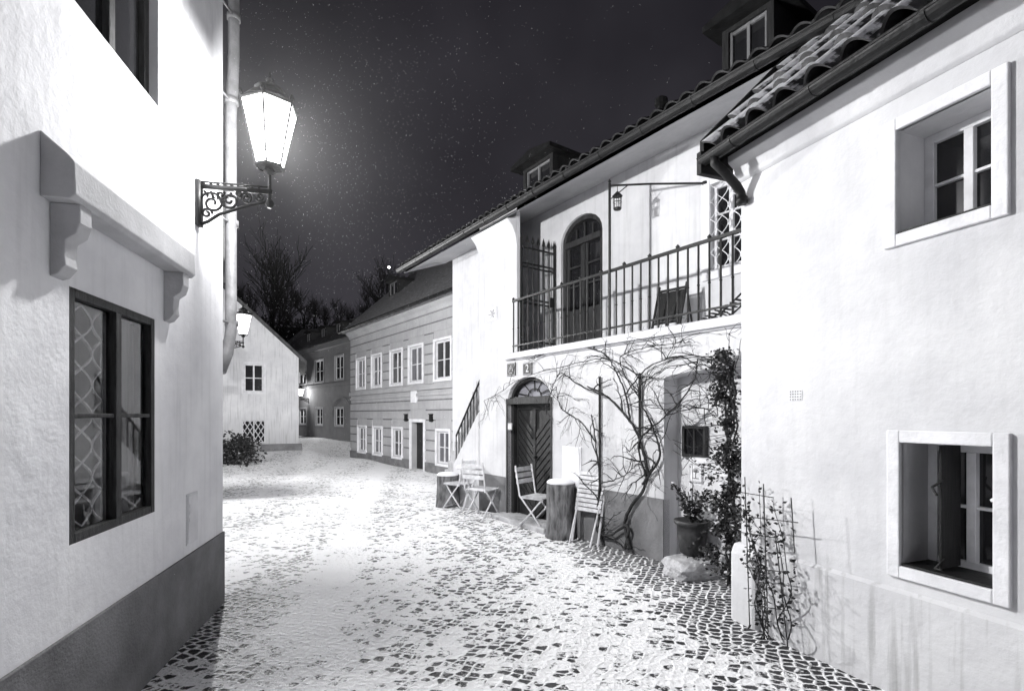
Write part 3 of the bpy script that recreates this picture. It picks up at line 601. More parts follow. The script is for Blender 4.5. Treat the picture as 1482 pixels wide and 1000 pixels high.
for i in range(5):
    for j in range(4): cu=a+(e-a)*(i+.5)/5; cz=z0+(z1-z0)*(j+.5)/4; b.box(cu-.004,cu+.004,-.0065,-.003,cz-.004,cz+.004)
b.obj('vent_holes',M_plinth,vg)
RD=-.27
tileroof(hD,-.06,6.2,RD,3.62,3.2,3.62+3.47,M_tileS,.23,.36,.06,nu=12,jit=.006)
b=MB(); b.poly([(-.06,3.2,7.07),(6.2,3.2,7.07),(6.2,7,3.6),(-.06,7,3.6)]); b.exu([(RD+.06,3.53),(RD+.06,3.57),(3.2,7.0),(3.2,6.9)],-.05,6.1); b.obj('roof_rear',M_gut,hD)
b=MB(); b.exu([(RD-.04,3.55),(RD-.04,3.72),(3.2,7.22),(3.2,6.98)],-.11,-.065); b.box(-.11,-.06,RD-.07,-.02,3.45,3.62); b.obj('verge_board',M_gut,hD,bevel=.004)
gutter(hD,-.08,6.2,RD-.04,3.56,.05)
b=MB(); b.tube([(.05,RD-.04,3.53),(.05,RD-.04,3.48),(.06,RD+.05,3.42),(.06,-.11,3.34),(.055,-.06,3.29),(.055,-.05,3.22)],.034,12); b.tube([(.055,-.05,3.26),(.055,-.05,3.21)],.042,12); b.tube([(.05,.05,3.24),(.055,-.03,3.24)],.012,6)
b.obj('downpipe',M_gut,hD,smooth=True)
# ---------------------------------------------------------------- house E
hE=thing('house','long two-storey plastered house with white casement windows','house',(FE.o.x,FE.o.y,-.46),FE.rz)
def rel(fr,px,py,base,off=0): u,z=fr.pix(px,py,off); return u,z-base
gb=-.46; eL=FE.uu(508); eR=2.6; eH=5.96
ws=[];
def rowE(lst,zt,zb): 
    for x0,x1 in lst: ws.append((FE.uu(x0),FE.uu(x1),zb,zt))
zu1=FE.pix(642,492)[1]-gb; zu0=FE.pix(642,548)[1]-gb
rowE([(517,529),(539,552),(566,582),(593,612),(630,653)],zu1,zu0)
zl1=FE.pix(641,624)[1]-gb; zl0=FE.pix(641,671)[1]-gb
rowE([(519,530),(541,553),(569,582),(633,651)],zl1,zl0)
du=(FE.uu(596),FE.uu(614)); dzt=FE.pix(605,611)[1]-gb
b=MB(); b.wall(eL,eR,-1,eH,[(a,e,c,d,0,.10) for a,e,c,d in ws]+[(du[0],du[1],-1,dzt,0,.3)],0)
b.poly([(eL,0,-1),(eL,8,-1),(eL,8,eH),(eL,0,eH)]); b.poly([(eR,0,-1),(eR,8,-1),(eR,8,eH),(eR,0,eH)]); b.poly([(eL,8,-1),(eR,8,-1),(eR,8,eH),(eL,8,eH)]); b.obj('wall',M_E,hE)
for a,e,c,d in ws: window(hE,a,e,c,d,.04,2,2,.07,.03,M_wwood,M_glg if R()<.5 else M_gl,.05,.07,surround=.09,proud=.055)
b=MB(); b.box(du[0]+.02,du[1]-.02,.2,.25,-.3,dzt); b.box(du[0]+.1,du[1]-.1,.18,.2,.2,dzt-.9); b.box(du[0]+.1,du[1]-.1,.18,.2,dzt-.8,dzt-.15); b.obj('door',M_dwood,hE)
b=MB(); S=.12; b.box(du[0]-S,du[0],-.06,.01,-.5,dzt+S); b.box(du[1],du[1]+S,-.06,.01,-.5,dzt+S); b.box(du[0],du[1],-.06,.01,dzt,dzt+S); b.obj('door_surround',M_trim,hE,bevel=.01)
b=MB(); zc=FE.pix(580,564)[1]-gb; b.box(eL,eR,-.10,.01,zc-.09,zc+.06); b.box(eL,eR,-.06,.01,zc-.3,zc-.2); b.exu([(0,eH-.3),(-.06,eH-.28),(-.1,eH-.15),(-.22,eH-.08),(-.22,eH),(0,eH)],eL-.1,eR); b.obj('cornice',M_E,hE)
def courses(z,zend,wl,dz_):
    b=MB(); g=MB()
    while z<zend:
        cuts=sorted([(a-.12,e+.12) for a,e,c,d in wl if c-.12<z+dz_-.05 and d+.12>z]); cur=eL
        for a,e in cuts+[(eR,eR)]:
            if a>cur: b.box(cur,a,-.03,.003,z,z+dz_-.05); g.box(cur,a,-.006,.003,z+dz_-.05,z+dz_)
            cur=e
        z+=dz_
    b.obj('rustication',M_E,hE); g.obj('groove_shade_lines',M_groove_shade,hE)  # thin grey strips painted in for the shadow between the courses
courses(zc+.12,eH-.5,ws[:5],.36)
courses(.45,zc-.5,ws[5:]+[(du[0],du[1],-1,dzt)],.36)
b=MB(); b.box(eL-.01,du[0]-S,-.05,.05,-1,.35); b.obj('plinth',M_plinth,hE)
b=MB(); b.box(du[1]+S,eR,-.05,.05,-1,.35); b.obj('plinth',M_plinth,hE)
sl=pmat('slate_roof',.11,.05,4,bump=.5,bscale=25,snow=1.45,stretch=(1,1,1))
b=MB(); b.exu([(-.45,eH),(-.45,eH+.08),(3.3,eH+3.5),(8.3,eH),],eL-.25,eR+.2); b.obj('roof',pmat('snow_dusted_slate',.26,.12,5,bump=.5,bscale=25,stretch=(1,3,3)),hE)
gutter(hE,eL-.25,eR,-.5,eH+.05,.08)
for px in (572,): 
    u=FE.uu(px,1.4); dormer(hE,u-.5,u+.5,1.3,eH+1.55,eH+2.35,1.8)
chimney(hE,FE.uu(600,3.6),3.6,eH+2.5,eH+4.0,.3)
b=MB(); a,z1=rel(FE,597,566,gb); e,_=rel(FE,604,566,gb); b.box(a,e,-.09,.01,z1-.45,z1); b.obj('niche_frame',M_trim,hE,bevel=.02)
for px in (588,624):
    a,z1=rel(FE,px,600,gb); b=MB(); b.box(a,a+.2,-.09,.0,z1-.25,z1); b.box(a-.02,a+.22,-.11,.0,z1,z1+.03); b.obj('letter_box',M_gut,hE)
# ---------------------------------------------------------------- house F
hF=thing('house','white gabled cottage with small square window and lattice','house',(FF.o.x,FF.o.y,0),FF.rz)
fw=9.0; fe=FF.pix(430,518)[1]; rid=fe+4.3
w1=(FF.uu(353),FF.uu(381),FF.pix(366,567)[1],FF.pix(366,527)[1]); w2=(FF.uu(350),FF.uu(384),FF.pix(366,641)[1],FF.pix(366,608)[1])
b=MB(); b.wall(-fw,0,-1,fe,[w1+(0,.12),w2+(0,.12)],0); b.poly([(-fw,0,fe),(0,0,fe),(-fw/2,0,rid)]); b.poly([(0,0,-1),(0,8,-1),(0,8,fe),(0,0,fe)]); b.poly([(-fw,0,-1),(-fw,8,-1),(-fw,8,fe),(-fw,0,fe)]); b.obj('wall',M_F,hF)
window(hF,*w1,.04,2,2,.06,.04,M_wwood,M_gl,.05,.07,surround=.1,proud=.03)
w=window(hF,*w2,.04,2,1,.05,.03,M_wwood,M_gl,.05,.05)
b=MB()
for i in range(-6,9):
    for sg in (1,-1):
        u_=w2[0]+i*.22; L_=w2[3]-w2[2]; p0=[u_,w2[2]]; p1=[u_+sg*L_*.6,w2[3]]
        def cl(p,q):
            if p[0]<w2[0]: t=(w2[0]-p[0])/(q[0]-p[0]); p=[w2[0],p[1]+t*(q[1]-p[1])]
            if p[0]>w2[1]: t=(w2[1]-p[0])/(q[0]-p[0]); p=[w2[1],p[1]+t*(q[1]-p[1])]
            return p
        if max(p0[0],p1[0])<=w2[0] or min(p0[0],p1[0])>=w2[1]: continue
        p0,p1=cl(p0,p1),cl(p1,p0); b.tube([(p0[0],-.02,p0[1]),(p1[0],-.02,p1[1])],.02,4)
b.obj('lattice',M_wwood,w)
t=.18; b=MB()
b.add([(x,y,z) for y in (-.25,8) for x,z in ((.35,fe-.33),(.35,fe-.15),(-fw/2,rid+.2),(-fw-.35,fe-.15),(-fw-.35,fe-.33),(-fw/2,rid+.02))],[(0,1,2,5),(5,2,3,4),(6,7,8,11),(11,8,9,10),(1,7,8,2),(2,8,9,3),(0,6,11,5),(5,11,10,4),(0,1,7,6),(3,4,10,9)]); b.obj('roof',MATS['slate_roof'],hF)
b=MB(); b.box(-1.6,.15,-.12,.1,-1,.25); b.obj('plinth',M_plinth,hF,bevel=.03)
# ---------------------------------------------------------------- house G
hG=thing('house','grey two-storey house with mansard dormers at lane end','house',(FG.o.x,FG.o.y,0),FG.rz)
gL=FG.uu(420)-4; gR=3.0; gH=6.0
ws=[]
for x0,x1 in ((432,443),(456,468),(485,497)): ws.append((FG.uu(x0),FG.uu(x1),FG.pix(491,549)[1],FG.pix(491,515)[1]))
for x0,x1 in ((433,443),(457,467),(485,497)): ws.append((FG.uu(x0),FG.uu(x1),FG.pix(491,616)[1],FG.pix(491,590)[1]))
b=MB(); b.wall(gL,gR,-1,gH,[w+(0,.12) for w in ws],0); b.poly([(gR,0,-1),(gR,8,-1),(gR,8,gH),(gR,0,gH)]); b.poly([(gL,0,-1),(gL,8,-1),(gL,8,gH),(gL,0,gH)]); b.obj('wall',M_G,hG)
for w in ws: window(hG,*w,.05,2,2,.07,.03,M_wwood,M_gl,.05,.07,surround=.07,mat_s=M_E,proud=.03)
b=MB(); zc=FG.pix(491,556)[1]; b.box(gL,gR,-.08,.01,zc-.1,zc+.12); b.box(gL,gR,-.25,.01,gH-.25,gH); b.obj('cornice',M_G,hG)
a0,a1=FG.uu(482),FG.uu(506); b=MB(); A1=arc(a0-.3,a1+.3,1.6,1.1); A2=arc(a0-.15,a1+.15,1.6,.95)
for i in range(12): b.exd([A1[i],A1[i+1],A2[i+1],A2[i]],-.05,.01)
b.obj('arch_moulding',M_G,hG)
b=MB(); b.exu([(-.4,gH),(-.4,gH+.06),(2.2,gH+2.1),(4,gH+2.8),(8.4,gH)],gL-.2,gR+.2); b.obj('roof',MATS['slate_roof'],hG)
for px in (447,468,490): u=FG.uu(px,.5); dormer(hG,u-.45,u+.45,.5,gH+.6,gH+1.4,1.6,gab=.1)
street_lamp(FG.W(FG.uu(447),0,FG.pix(447,577)[1]),math.atan2(-FG.d.y,-FG.d.x),'lit iron wall lantern on grey house',energy=1300,mult=.2)
def simple_house(x,y,w,dp,h,rz,roofh,label):
    t=thing('house',label,'house',(x,y,0),rz); b=MB(); b.box(-w/2,w/2,0,dp,-1,h); b.obj('wall',M_G,t); b=MB(); b.exu([(-.3,h),(dp/2,h+roofh),(dp+.3,h)],-w/2-.2,w/2+.2); b.obj('roof',MATS['slate_roof'],t); chimney(t,w*.2,dp/2,h+roofh-1,h+roofh+.9,.35)
simple_house(-16,46,12,9,7.0,-.2,3.2,'dark roofed house behind the lane')
simple_house(-2,40,14,9,7.0,-.6,3.2,'dark slate-roofed house behind the long one')
# ---------------------------------------------------------------- hill & trees
def hillz(x,y): 
    t=max(0,min(1,(y-44)/28)); return (13.5*t*t*(3-2*t)+max(0,y-72)*.07)*(1-.10*math.sin(x*.05+1))+1.2*noise.noise(Vector((x*.06,y*.06,0)))*t
xs=[-150+5*i for i in range(61)]; ys=[42+3*i for i in range(44)]
vs=[(x,y,hillz(x,y)-.5) for y in ys for x in xs]; nx=len(xs)
b=MB(); b.add(vs,[(j*nx+i,j*nx+i+1,(j+1)*nx+i+1,(j+1)*nx+i) for j in range(len(ys)-1) for i in range(nx-1)]); o=b.obj('hill',M_hill,smooth=True); o['kind']='structure'
def bare_tree(seed,H,lean=0,ml=5):
    rnd=random.Random(seed); tr=MB(); cr=MB()
    def grow(p,dr,L_,r,lev):
        n=4; pts=[p]; q=Vector(p); d=Vector(dr)
        for i in range(n):
            d=(d+Vector((rnd.uniform(-.16,.16),rnd.uniform(-.16,.16),rnd.uniform(-.02,.12)))).normalized(); q=q+d*L_/n; pts.append(q.copy())
        tgt=tr if lev==0 else cr
        tgt.tube(pts,[max(.015,r*(1-.45*i/n)) for i in range(n+1)],6 if lev<2 else 3,cap=False)
        if lev>=ml: return
        k=3
        for j in range(k+ (1 if lev in (1,2,3) else 0)):
            t=rnd.uniform(.45,1) if j else 1; bp=pts[min(n,int(t*n))]
            a=rnd.uniform(0,6.28); s=rnd.uniform(.3,.8); side=Vector((math.cos(a),math.sin(a),.3)); nd=(d*(1-s*.5)+side*s*.8).normalized()
            grow(bp,nd,L_*rnd.uniform(.66,.86),r*.58*rnd.uniform(.8,1.1),lev+1)
    grow(Vector((0,0,-.5)),Vector((lean,0,1)),H*.25,H*.02,0)
    return tr,cr
variants=[]
for i,sd in enumerate((3,11,27)):
    tr,cr=bare_tree(sd,11,.05); t=thing('bare_tree','leafless dark tree standing on the hillside','tree',(0,0,0),0,'bare trees on the hillside')
    tr.obj('trunk',M_tree,t); cr.obj('crown',M_tree,t); variants.append(t)
spots=[(394,58,2.0),(556,66,1.35),(440,74,.8),(470,85,.7),(510,90,.75),(538,76,.95),(582,74,1.1),(600,80,1.0),(358,80,1.0),(455,70,.6),(530,72,.6),(490,76,.65),(415,92,.8),(562,95,1.0),(640,90,.8),(345,80,.9)]
for i,(px,y,s) in enumerate(spots):
    x=(px-741)/F*y; l=(x,y,hillz(x,y)-.6)
    if i<3: t=variants[i]; t.location=l; t.rotation_euler=(0,0,i*1.3); t.scale=(s,)*3
    else: cpy(variants[i%3],l,i*2.1,scale=s)
b=MB()
for i in range(9000):
    y=U(50,90); x=U(-.62,-.05)*y; z=hillz(x,y)-.4+abs(random.gauss(0,1.3))*(.5+noise.noise(Vector((x*.2,y*.2,3)))); a=R()*6.28; s=U(.12,.4)
    dx,dy=math.cos(a)*s,math.sin(a)*s; b.add([(x,y,z),(x+dx,y+dy,z+U(-.1,.6)*s),(x+dx*.4,y+dy*.4,z+s)],[(0,1,2)])
o=b.obj('undergrowth',M_tree); o['kind']='stuff'; o['label']='dark scrub covering the hillside'
x=(563-741)/F*60; z=CAMZ+(600-387)/F*60; gh=hillz(x,60)-.5
t=thing('path_lamp','lit lamp on tall pole up on the hillside','street lamp',(x,60,gh)); hh=z-gh
b=MB(); b.tube([(0,0,0),(0,0,hh)],[.09,.05],8); b.lathe([(.2,hh+.1),(.1,hh+.25),(.02,hh+.3)],0,0,10); b.obj('pole',M_iron,t); b=MB(); b.lathe([(.02,hh-.1),(.1,hh-.05),(.13,hh+.04),(.02,hh+.08)],0,0,10); b.obj('lamp_globe',M_bulb,t)
# ---------------------------------------------------------------- furniture
def chair(loc,rz,label):
    t=thing('folding_chair',label,'chair',loc,rz,'white folding bistro chairs')
    b=MB()
    for i in range(6): b.box(-.2,.2,-.19+i*.065,-.19+i*.065+.048,.44,.455)
    b.box(-.19,-.17,-.2,.2,.425,.44); b.box(.17,.19,-.2,.2,.425,.44); b.obj('seat',M_chair,t,bevel=.003)
    b=MB()
    for i in range(3):
        z=.62+i*.085; y=.205+(z-.45)*.18; b.box(-.2,.2,y,y+.014,z,z+.06)
    b.obj('backrest',M_chair,t,bevel=.003)
    for s in (-1,1):
        b=MB(); b.tube([(s*.19,-.22,0),(s*.19,.0,.25),(s*.19,.2,.46),(s*.19,.275,.88)],.013,7); b.obj('leg',M_chair,t,smooth=True)
        b=MB(); b.tube([(s*.165,.26,0),(s*.165,.02,.23),(s*.165,-.17,.435)],.013,7)
        if s>0: b.tube([(-.165,.2,.06),(.165,.2,.06)],.008,6); b.tube([(-.19,-.18,.045),(.19,-.18,.045)],.008,6)
        b.obj('leg',M_chair,t,smooth=True)
    return t
def gp(px,y): x=(px-741)/F*y; return (x,y,gz(x,y))
c0=chair(gp(698,8.0),2.6,'white folding chair dusted with snow by the wall')
cpy(c0,gp(665,8.85),-2.3,'white folding chair turned towards small table')
cpy(c0,gp(780,7.25),.9,'white folding chair beside the dark door')
def table(loc,label):
    t=thing('bistro_table',label,'table',loc); b=MB(); b.lathe([(.23,.70),(.24,.71),(.24,.725),(.23,.735)],0,0,24); b.obj('table_top',M_chair,t)
    b=MB(); b.lathe([(.225,.735),(.21,.755),(.12,.765)],0,0,20); b.obj('snow_cover',M_snow,t,smooth=True)
    for i in range(3):
        a=i*2.094; b=MB(); b.tube([(.18*math.cos(a),.18*math.sin(a),.70),(.03*math.cos(a),.03*math.sin(a),.4),(.22*math.cos(a),.22*math.sin(a),0)],.011,6); b.obj('leg',M_chair,t)
    return t
table(gp(680,8.75),'small round garden table capped with snow')
def folded(loc,rz,label,mat=M_chair,name='folded_chair',lean=.22,H=.92,grp=None,sl=9):
    t=thing(name,label,'chair',loc,rz,grp); b=MB(); 
    def P(x,z,o=0): return (x,lean*z+o,z)
    for s in (-1,1):
        b=MB(); b.tube([P(s*.2,0),P(s*.2,H)],.014,6); b.obj('leg',mat,t); b=MB(); b.tube([P(s*.16,0,-.10),P(s*.17,.45,-.03),P(s*.17,H*.8,.02)],.012,6); b.obj('leg',mat,t)
    b=MB(); zs=H-.03-sl*.055
    for i in range(sl):
        z=zs+i*.055; b.add([P(x,zz,o) for x in (-.2,.2) for zz in (z,z+.042) for o in (-.035,-.022)],[(0,1,3,2),(4,6,7,5),(0,4,5,1),(2,3,7,6),(0,2,6,4),(1,5,7,3)])
    b.obj('slats',mat,t)
    return t
folded(gp(846,6.35),FC.rz+.15,'white folded slatted chair leaning against the log stump')
def stump(loc,r,h,label):
    t=thing('log_stump',label,'stump',loc); b=MB(); b.lathe([(r*1.12,-.05),(r*1.03,.08),(r,.25*h),(r*.97,.6*h),(r*1.0,.9*h),(r*.97,h)],0,0,28,jit=.12); b.obj('trunk',M_bark,t,smooth=True)
    b=MB(); b.lathe([(r*.98,h),(r*.97,h+.02),(r*.8,h+.045),(r*.3,h+.055)],0,0,24,jit=.1); b.obj('snow_cover',M_snow,t,smooth=True); return t
stump(gp(812,6.75),.19,.70,'upright log stump with snow on top beside the door')
stump(gp(648,9.15),.2,.55,'upright log stump near the stairs')
px,py=1.83,5.20
t=thing('stone_block','pale rough stone block at the niche','stone',(1.80,5.12,0),.3)
bm=bmesh.new(); bmesh.ops.create_icosphere(bm,subdivisions=3,radius=1)
for v in bm.verts:
    c=v.co; f=1/max(abs(c.x),abs(c.y),abs(c.z))**.75; v.co=Vector((c.x*f*.25,c.y*f*.2,c.z*f*.11))*(1+.12*noise.noise(c*1.7)); v.co.z+=.07
me=bpy.data.meshes.new('rock'); bm.to_mesh(me); bm.free(); me.materials.append(M_stone); o=bpy.data.objects.new('rock',me); COL.objects.link(o); o.parent=t
t=thing('potted_plant','leafy shrub in a dark rounded pot on the stone','plant pot',(px,py,.185)); b=MB(); b.lathe([(.09,0),(.12,.02),(.145,.2),(.15,.3),(.175,.31),(.18,.345),(.155,.35),(.14,.30),(.02,.30)],0,0,28); b.obj('pot',M_terra,t,smooth=True)
def leaf(b,p,s,n=None):
    a=R()*6.28; tl=U(-.9,.9); ax=Vector((math.cos(a),math.sin(a),tl)).normalized(); bx=ax.cross(Vector((U(-1,1),U(-1,1),U(-1,1)))).normalized(); p=Vector(p)
    b.add([p,p+ax*s*.5+bx*s*.35,p+ax*s*1.1,p+ax*s*.5-bx*s*.35],[(0,1,2,3)])
b=MB(); st=MB()
for i in range(26):
    a=R()*6.28; l=U(.12,.42); q=Vector((math.cos(a)*l*.48,math.sin(a)*l*.48,.32+l)); st.tube([(0,0,.28),(q.x*.4,q.y*.4,.32+l*.5),q],.004,4)
    for k in range(13): leaf(b,Vector((0,0,.3)).lerp(q,U(.3,1.05))+Vector((U(-.03,.03),U(-.03,.03),0)),U(.025,.055))
st.obj('stems',M_vine,t); b.obj('leaves',M_leaf,t)
# ---------------------------------------------------------------- climbing vine on house C
t=thing('climbing_vine','leafless old vine spreading over the white facade','vine',FC.W(FC.uu(890),-.05,0),FC.rz); ub=FC.uu(890)
sm=MB(); tw=MB()
def V(px,py,off=-.05): u,z=FC.pix(px,py,off); return Vector((u-ub,off+.05,z))
def smooth_path(P,n=8):
    out=[]
    for i in range(len(P)-1):
        p0=P[max(i-1,0)];p1=P[i];p2=P[i+1];p3=P[min(i+2,len(P)-1)]
        for k in range(n):
            s=k/n; out.append(.5*((2*p1)+(-p0+p2)*s+(2*p0-5*p1+4*p2-p3)*s*s+(-p0+3*p1-3*p2+p3)*s**3))
    out.append(P[-1]); return out
def sub(p,d,L_,r,lev):
    n=7; pts=[p]; q=p.copy(); d=d.normalized()
    for i in range(n):
        d=(d+Vector((U(-.35,.35),U(-.12,.12),U(-.38,.3)))).normalized(); q=q+d*L_/n; q.y=max(-.13,min(.03,q.y)); pts.append(q.copy())
    tw.tube(pts,[max(.0016,r*(1-.7*i/n)) for i in range(n+1)],4,cap=False)
    if lev<2:
        for k in range(random.randint(1,2)):
            i=random.randint(2,n); sub(pts[i],d+Vector((U(-1,1),U(-.2,.15),U(-.8,.9))),L_*U(.4,.75),r*.55,lev+1)
mains=[([(905,792),(908,760),(880,775),(862,760),(868,700),(862,640),(856,600)],.019),
([(912,795),(905,750),(935,700),(930,650),(912,610),(880,575),(850,560)],.024),
([(930,700),(955,660),(945,620),(925,575),(930,545)],.015),
([(935,690),(925,640),(965,600),(1000,560),(1010,520)],.013),
([(912,610),(905,570),(890,535),(870,510),(820,500),(770,520)],.012),
([(880,575),(835,555),(812,540),(800,560),(790,600)],.009),
([(905,570),(940,530),(990,515),(1040,520),(1068,540)],.009),
([(925,575),(905,545),(900,515),(950,500),(1000,495)],.008),
([(862,640),(840,610),(812,590),(805,560)],.009),
([(930,545),(880,520),(840,525),(760,545),(720,570),(700,580)],.007),
([(965,600),(1010,590),(1040,600)],.007),([(868,700),(900,690),(925,668)],.009)]
for pl,r in mains:
    P=[V(x,y,-.04-.04*R()) for x,y in pl]; S=smooth_path(P); n=len(S)
    for q in S: q.x+=U(-.008,.008); q.z+=U(-.008,.008)
    sm.tube(S,[r*(1-.6*i/(n-1))*U(.85,1.15) for i in range(n)],7)
    k0=int(n*.35)
    for k in range(13 if r<.022 else 8):
        i=random.randint(k0,n-1); sub(S[i],Vector((U(-1,1),U(-.3,.1),U(-.5,1))),U(.15,.5),r*.4+.0018,0)
sm.obj('trunk',M_vine,t,smooth=True); tw.obj('branches',M_vine,t)
b=MB()
for px_,y0,y1 in ((868,545,780),(926,540,650)):
    b.tube([V(px_,y1,-.04),V(px_,y0,-.04)],.016,6)
b.obj('stake',M_dwood,t)
ui=FC.uu(1056,-.1)
t=thing('ivy','dense dark ivy climbing beside the niche','ivy',FC.W(ui,-.05,0),FC.rz); b=MB(); st=MB()
for i in range(6200):
    z=U(.1,2.22) if i%3 else U(.1,1.3); w=.13+.05*math.sin(z*2.6+.2)+.12*noise.noise(Vector((z*3.1,0,0)))+.06*max(0,1.2-z); 
    cx=-.02+.06*math.sin(z*1.9)-.03*max(0,1.2-z); p=Vector((cx+random.gauss(0,max(.05,w)*.65),-.02-abs(random.gauss(0,.09)),z)); 
    if noise.noise(p*6)>.17: continue
    leaf(b,p,U(.022,.05))
for k in range(5): st.tube([(-.02+.06*math.sin(z*2+k)+.02*k,-.03-.02*k,z*.3) for z in range(0,8)],.009,5)
for k in range(16): z=U(1,2.2); st.tube([(0,-.05,z),(-.2-U(0,.2),-.08,z+U(-.1,.2)),(-.35-U(0,.3),-.1,z+U(-.2,.2))],.003,4)
st.obj('stems',M_vine,t); b.obj('leaves',M_leaf,t)
tu=FD.uu(1110,-.12); t=thing('trellis_plant','sparse leafy climber on a thin stick trellis','plant',FD.W(tu,-.12,0),FD.rz)
def VD(px,py,off=-.12): u,z=FD.pix(px,py,off); return Vector((u-tu,off+.12,z))
b=MB(); 
for x0,y0,x1,y1 in ((1085,905,1078,690),(1112,925,1105,700),(1140,935,1122,770),(1150,800,1145,720)): b.tube([VD(x0,y0),VD(x1,y1)],.004,5)
for x0,x1,y in ((1072,1120,712),(1072,1125,770),(1078,1140,820),(1085,1155,748),(1085,1140,875)): b.tube([VD(x0,y,-.127),VD(x1,y+8,-.127)],.0035,5)
b.obj('trellis',M_wood,t)
b=MB(); st=MB()
for k in range(8):
    x=U(1088,1142); P=[VD(x+U(-8,8),925)]
    for j in range(6): P.append(VD(x+U(-14,14)-j*5,900-j*U(28,42),-.12+U(-.04,.06)))
    S=smooth_path(P,5); st.tube(S,[.005*(1-.7*i/len(S)) for i in range(len(S))],5)
    for q in S[5:]:
        for m in range(random.choice((1,2,3,4))): leaf(b,q+Vector((random.gauss(0,.024),random.gauss(0,.03),random.gauss(0,.03))),U(.018,.042))
st.obj('stems',M_vine,t); b.obj('leaves',M_leaf,t)
def shrub(x,y,s,label):
    t=thing('shrub',label,'bush',(x,y,gz(x,y))); b=MB(); st=MB()
    for i in range(1500):
        v=Vector((random.gauss(0,.5),random.gauss(0,.5),abs(random.gauss(0,.55)))); 
        if v.length>1.15 or noise.noise(v*2.5)>.2: continue
        leaf(b,v*s,U(.06,.12)*s+.03)
    for i in range(10): a=i*.63; st.tube([(0,0,0),(math.cos(a)*.5*s,math.sin(a)*.5*s,.8*s)],.015,4)
    st.obj('stems',M_vine,t); b.obj('leaves',M_leaf,t)
shrub(-.548*19,19,1.1,'dark evergreen shrub at the lane edge'); shrub(-.53*22,22.0,.8,'low dark shrub before the gabled cottage')
zb=BZ
t=thing('board_stand','small dark framed wooden board leaning on the balcony','board',FC.W(FC.uu(962,.3),.3,zb),FC.rz+.1)
b=MB()
def PB(x,z,o=0): return (x,.3*z+o,z)
b.add([PB(x,zz,o) for x in (-.16,.16) for zz in (.14,.50) for o in (.0,.012)],[(0,1,3,2),(4,6,7,5),(0,4,5,1),(2,3,7,6),(0,2,6,4),(1,5,7,3)]); b.obj('panel',M_iron,t)
b=MB()
for s in (-1,1): b.tube([PB(s*.18,0),PB(s*.18,.58)],.016,6)
for z in (.12,.52): b.tube([PB(-.18,z),PB(.18,z)],.016,6)
b.obj('frame',M_dwood,t)
for s in (-1,1): b=MB(); b.tube([(s*.17,.34,0),PB(s*.17,.54,.02)],.013,6); b.obj('leg',M_dwood,t)
t=thing('wooden_lounger','folded slatted wooden lounger on the balcony floor','chair',FC.W(FC.uu(1048,.35),.35,zb),FC.rz); t.scale=(.62,.62,.62)
b=MB(); 
for i in range(8): x=-.35+i*.09; b.box(x,x+.06,-.15,.15,.12+.03*i,.135+.03*i)
b.obj('seat',M_dwood,t); 
for s in (-1,1): b=MB(); b.tube([(-.38,s*.15,0),(.1,s*.15,.2),(.4,s*.15,.42)],.015,6); b.tube([(.3,s*.15,0),(-.1,s*.15,.25)],.013,6); b.obj('leg',M_dwood,t)
# ---------------------------------------------------------------- falling snow
b=MB()
LP=FA.W(lu,-.505,3.75)
for i in range(9000):
    if i%3: y=U(3,14); x=U(-1.0,.5)*y; z=CAMZ+U(-.1,.8)*y; s=U(.0007,.0018)*max(.6,y/6)
    else: x=LP[0]+random.gauss(.4,1.0); y=LP[1]+random.gauss(.8,1.2); z=LP[2]+random.gauss(0,1.0); s=U(.0007,.0017)
    if z<.6 or y<2: continue
    if FA.loc(x,y)[1]>-.15 and FA.loc(x,y)[0]<.3: continue
    if FC.loc(x,y)[1]>-.4 or FD.loc(x,y)[1]>-.6: continue
    b.add([(x+s,y,z),(x-s,y,z),(x,y+s,z),(x,y-s,z),(x,y,z+s*1.5),(x,y,z-s*1.5)],[(0,2,4),(2,1,4),(1,3,4),(3,0,4),(2,0,5),(1,2,5),(3,1,5),(0,3,5)])
o=b.obj('falling_snow',M_snow); o['kind']='stuff'; o['label']='fine snowflakes falling through the lamp light'
# sphere of snow mist added to make the lantern's glow, thinning outwards
RM=2.4
bm=bmesh.new(); bmesh.ops.create_icosphere(bm,subdivisions=4,radius=RM); me=bpy.data.meshes.new('lantern_glow_mist'); bm.to_mesh(me); bm.free()
m=bpy.data.materials.new('lantern_glow_mist'); m.use_nodes=True; nt=m.node_tree; nt.nodes.clear(); o_=nn(nt,'ShaderNodeOutputMaterial'); v=nn(nt,'ShaderNodeVolumeScatter'); v.inputs['Anisotropy'].default_value=.2; v.inputs['Color'].default_value=(1,1,1,1)
tc=nn(nt,'ShaderNodeTexCoord'); ln=nn(nt,'ShaderNodeVectorMath',operation='LENGTH'); nt.links.new(tc.outputs['Object'],ln.inputs[0])
mr=nn(nt,'ShaderNodeMapRange'); mr.inputs['From Min'].default_value=0; mr.inputs['From Max'].default_value=RM*.97; mr.inputs['To Min'].default_value=1; mr.inputs['To Max'].default_value=0; nt.links.new(ln.outputs['Value'],mr.inputs['Value'])
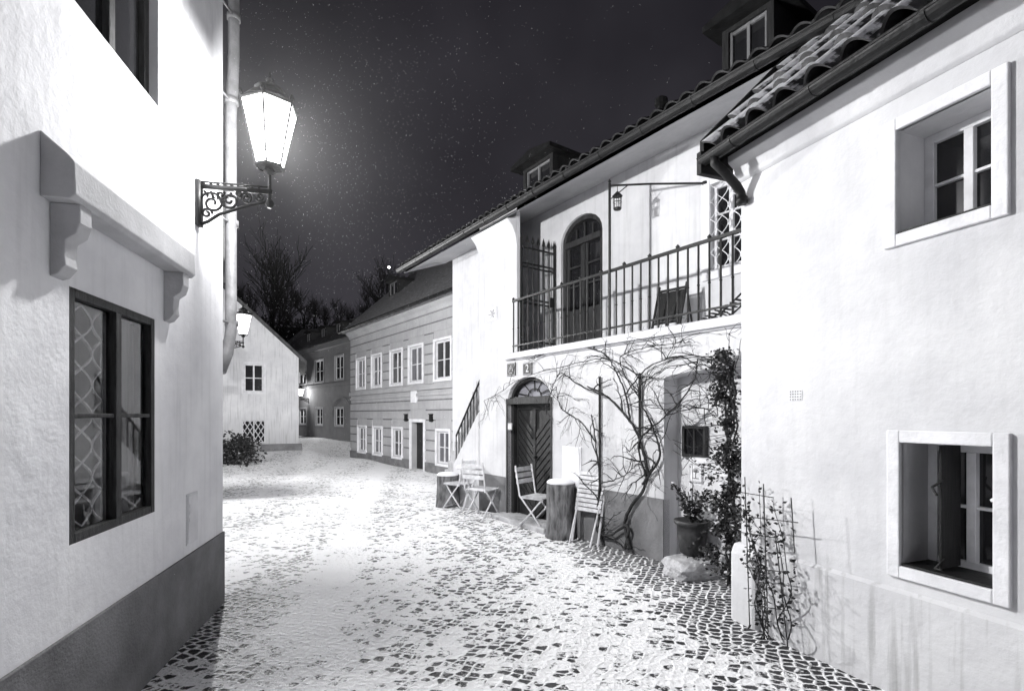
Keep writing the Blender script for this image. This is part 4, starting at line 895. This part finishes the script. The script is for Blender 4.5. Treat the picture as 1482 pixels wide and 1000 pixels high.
pw=nn(nt,'ShaderNodeMath',operation='POWER'); pw.inputs[1].default_value=3.8; nt.links.new(mr.outputs[0],pw.inputs[0]); ml=nn(nt,'ShaderNodeMath',operation='MULTIPLY'); ml.inputs[1].default_value=.07; nt.links.new(pw.outputs[0],ml.inputs[0]); nt.links.new(ml.outputs[0],v.inputs['Density'])
nt.links.new(v.outputs[0],o_.inputs['Volume']); me.materials.append(m)
o=bpy.data.objects.new('lantern_glow_mist',me); COL.objects.link(o); o.location=LP; o['kind']='stuff'; o['label']='thin mist sphere added for the glow around the lantern'
# ---------------------------------------------------------------- world, camera
w=bpy.data.worlds.new('World'); scene.world=w; w.use_nodes=True; nt=w.node_tree; bg=nt.nodes['Background']
tc=nn(nt,'ShaderNodeTexCoord'); no=nn(nt,'ShaderNodeTexNoise'); no.inputs['Scale'].default_value=2.5; no.inputs['Detail'].default_value=4; nt.links.new(tc.outputs['Generated'],no.inputs['Vector'])
sx=nn(nt,'ShaderNodeSeparateXYZ'); nt.links.new(tc.outputs['Generated'],sx.inputs[0])
ma=nn(nt,'ShaderNodeMath',operation='MULTIPLY_ADD'); ma.inputs[1].default_value=-.55; nt.links.new(sx.outputs['Z'],ma.inputs[0]); nt.links.new(no.outputs['Fac'],ma.inputs[2])
cr=nn(nt,'ShaderNodeValToRGB'); cr.color_ramp.elements[0].position=.0; cr.color_ramp.elements[1].position=.55; cr.color_ramp.elements[0].color=(.012,.011,.0145,1); cr.color_ramp.elements[1].color=(.042,.040,.048,1)
nt.links.new(ma.outputs[0],cr.inputs['Fac']); nt.links.new(cr.outputs[0],bg.inputs['Color']); bg.inputs['Strength'].default_value=1.0
cd=bpy.data.cameras.new('camera'); cam=bpy.data.objects.new('camera',cd); COL.objects.link(cam); cam.location=(0,0,CAMZ); cam.rotation_euler=(math.pi/2,0,0)
cd.lens=18; cd.sensor_width=36; cd.shift_y=.0675; cd.clip_end=1500; cd.clip_start=.05; scene.camera=cam
scene.view_settings.view_transform='Standard'; scene.view_settings.look='None'; scene.view_settings.exposure=0
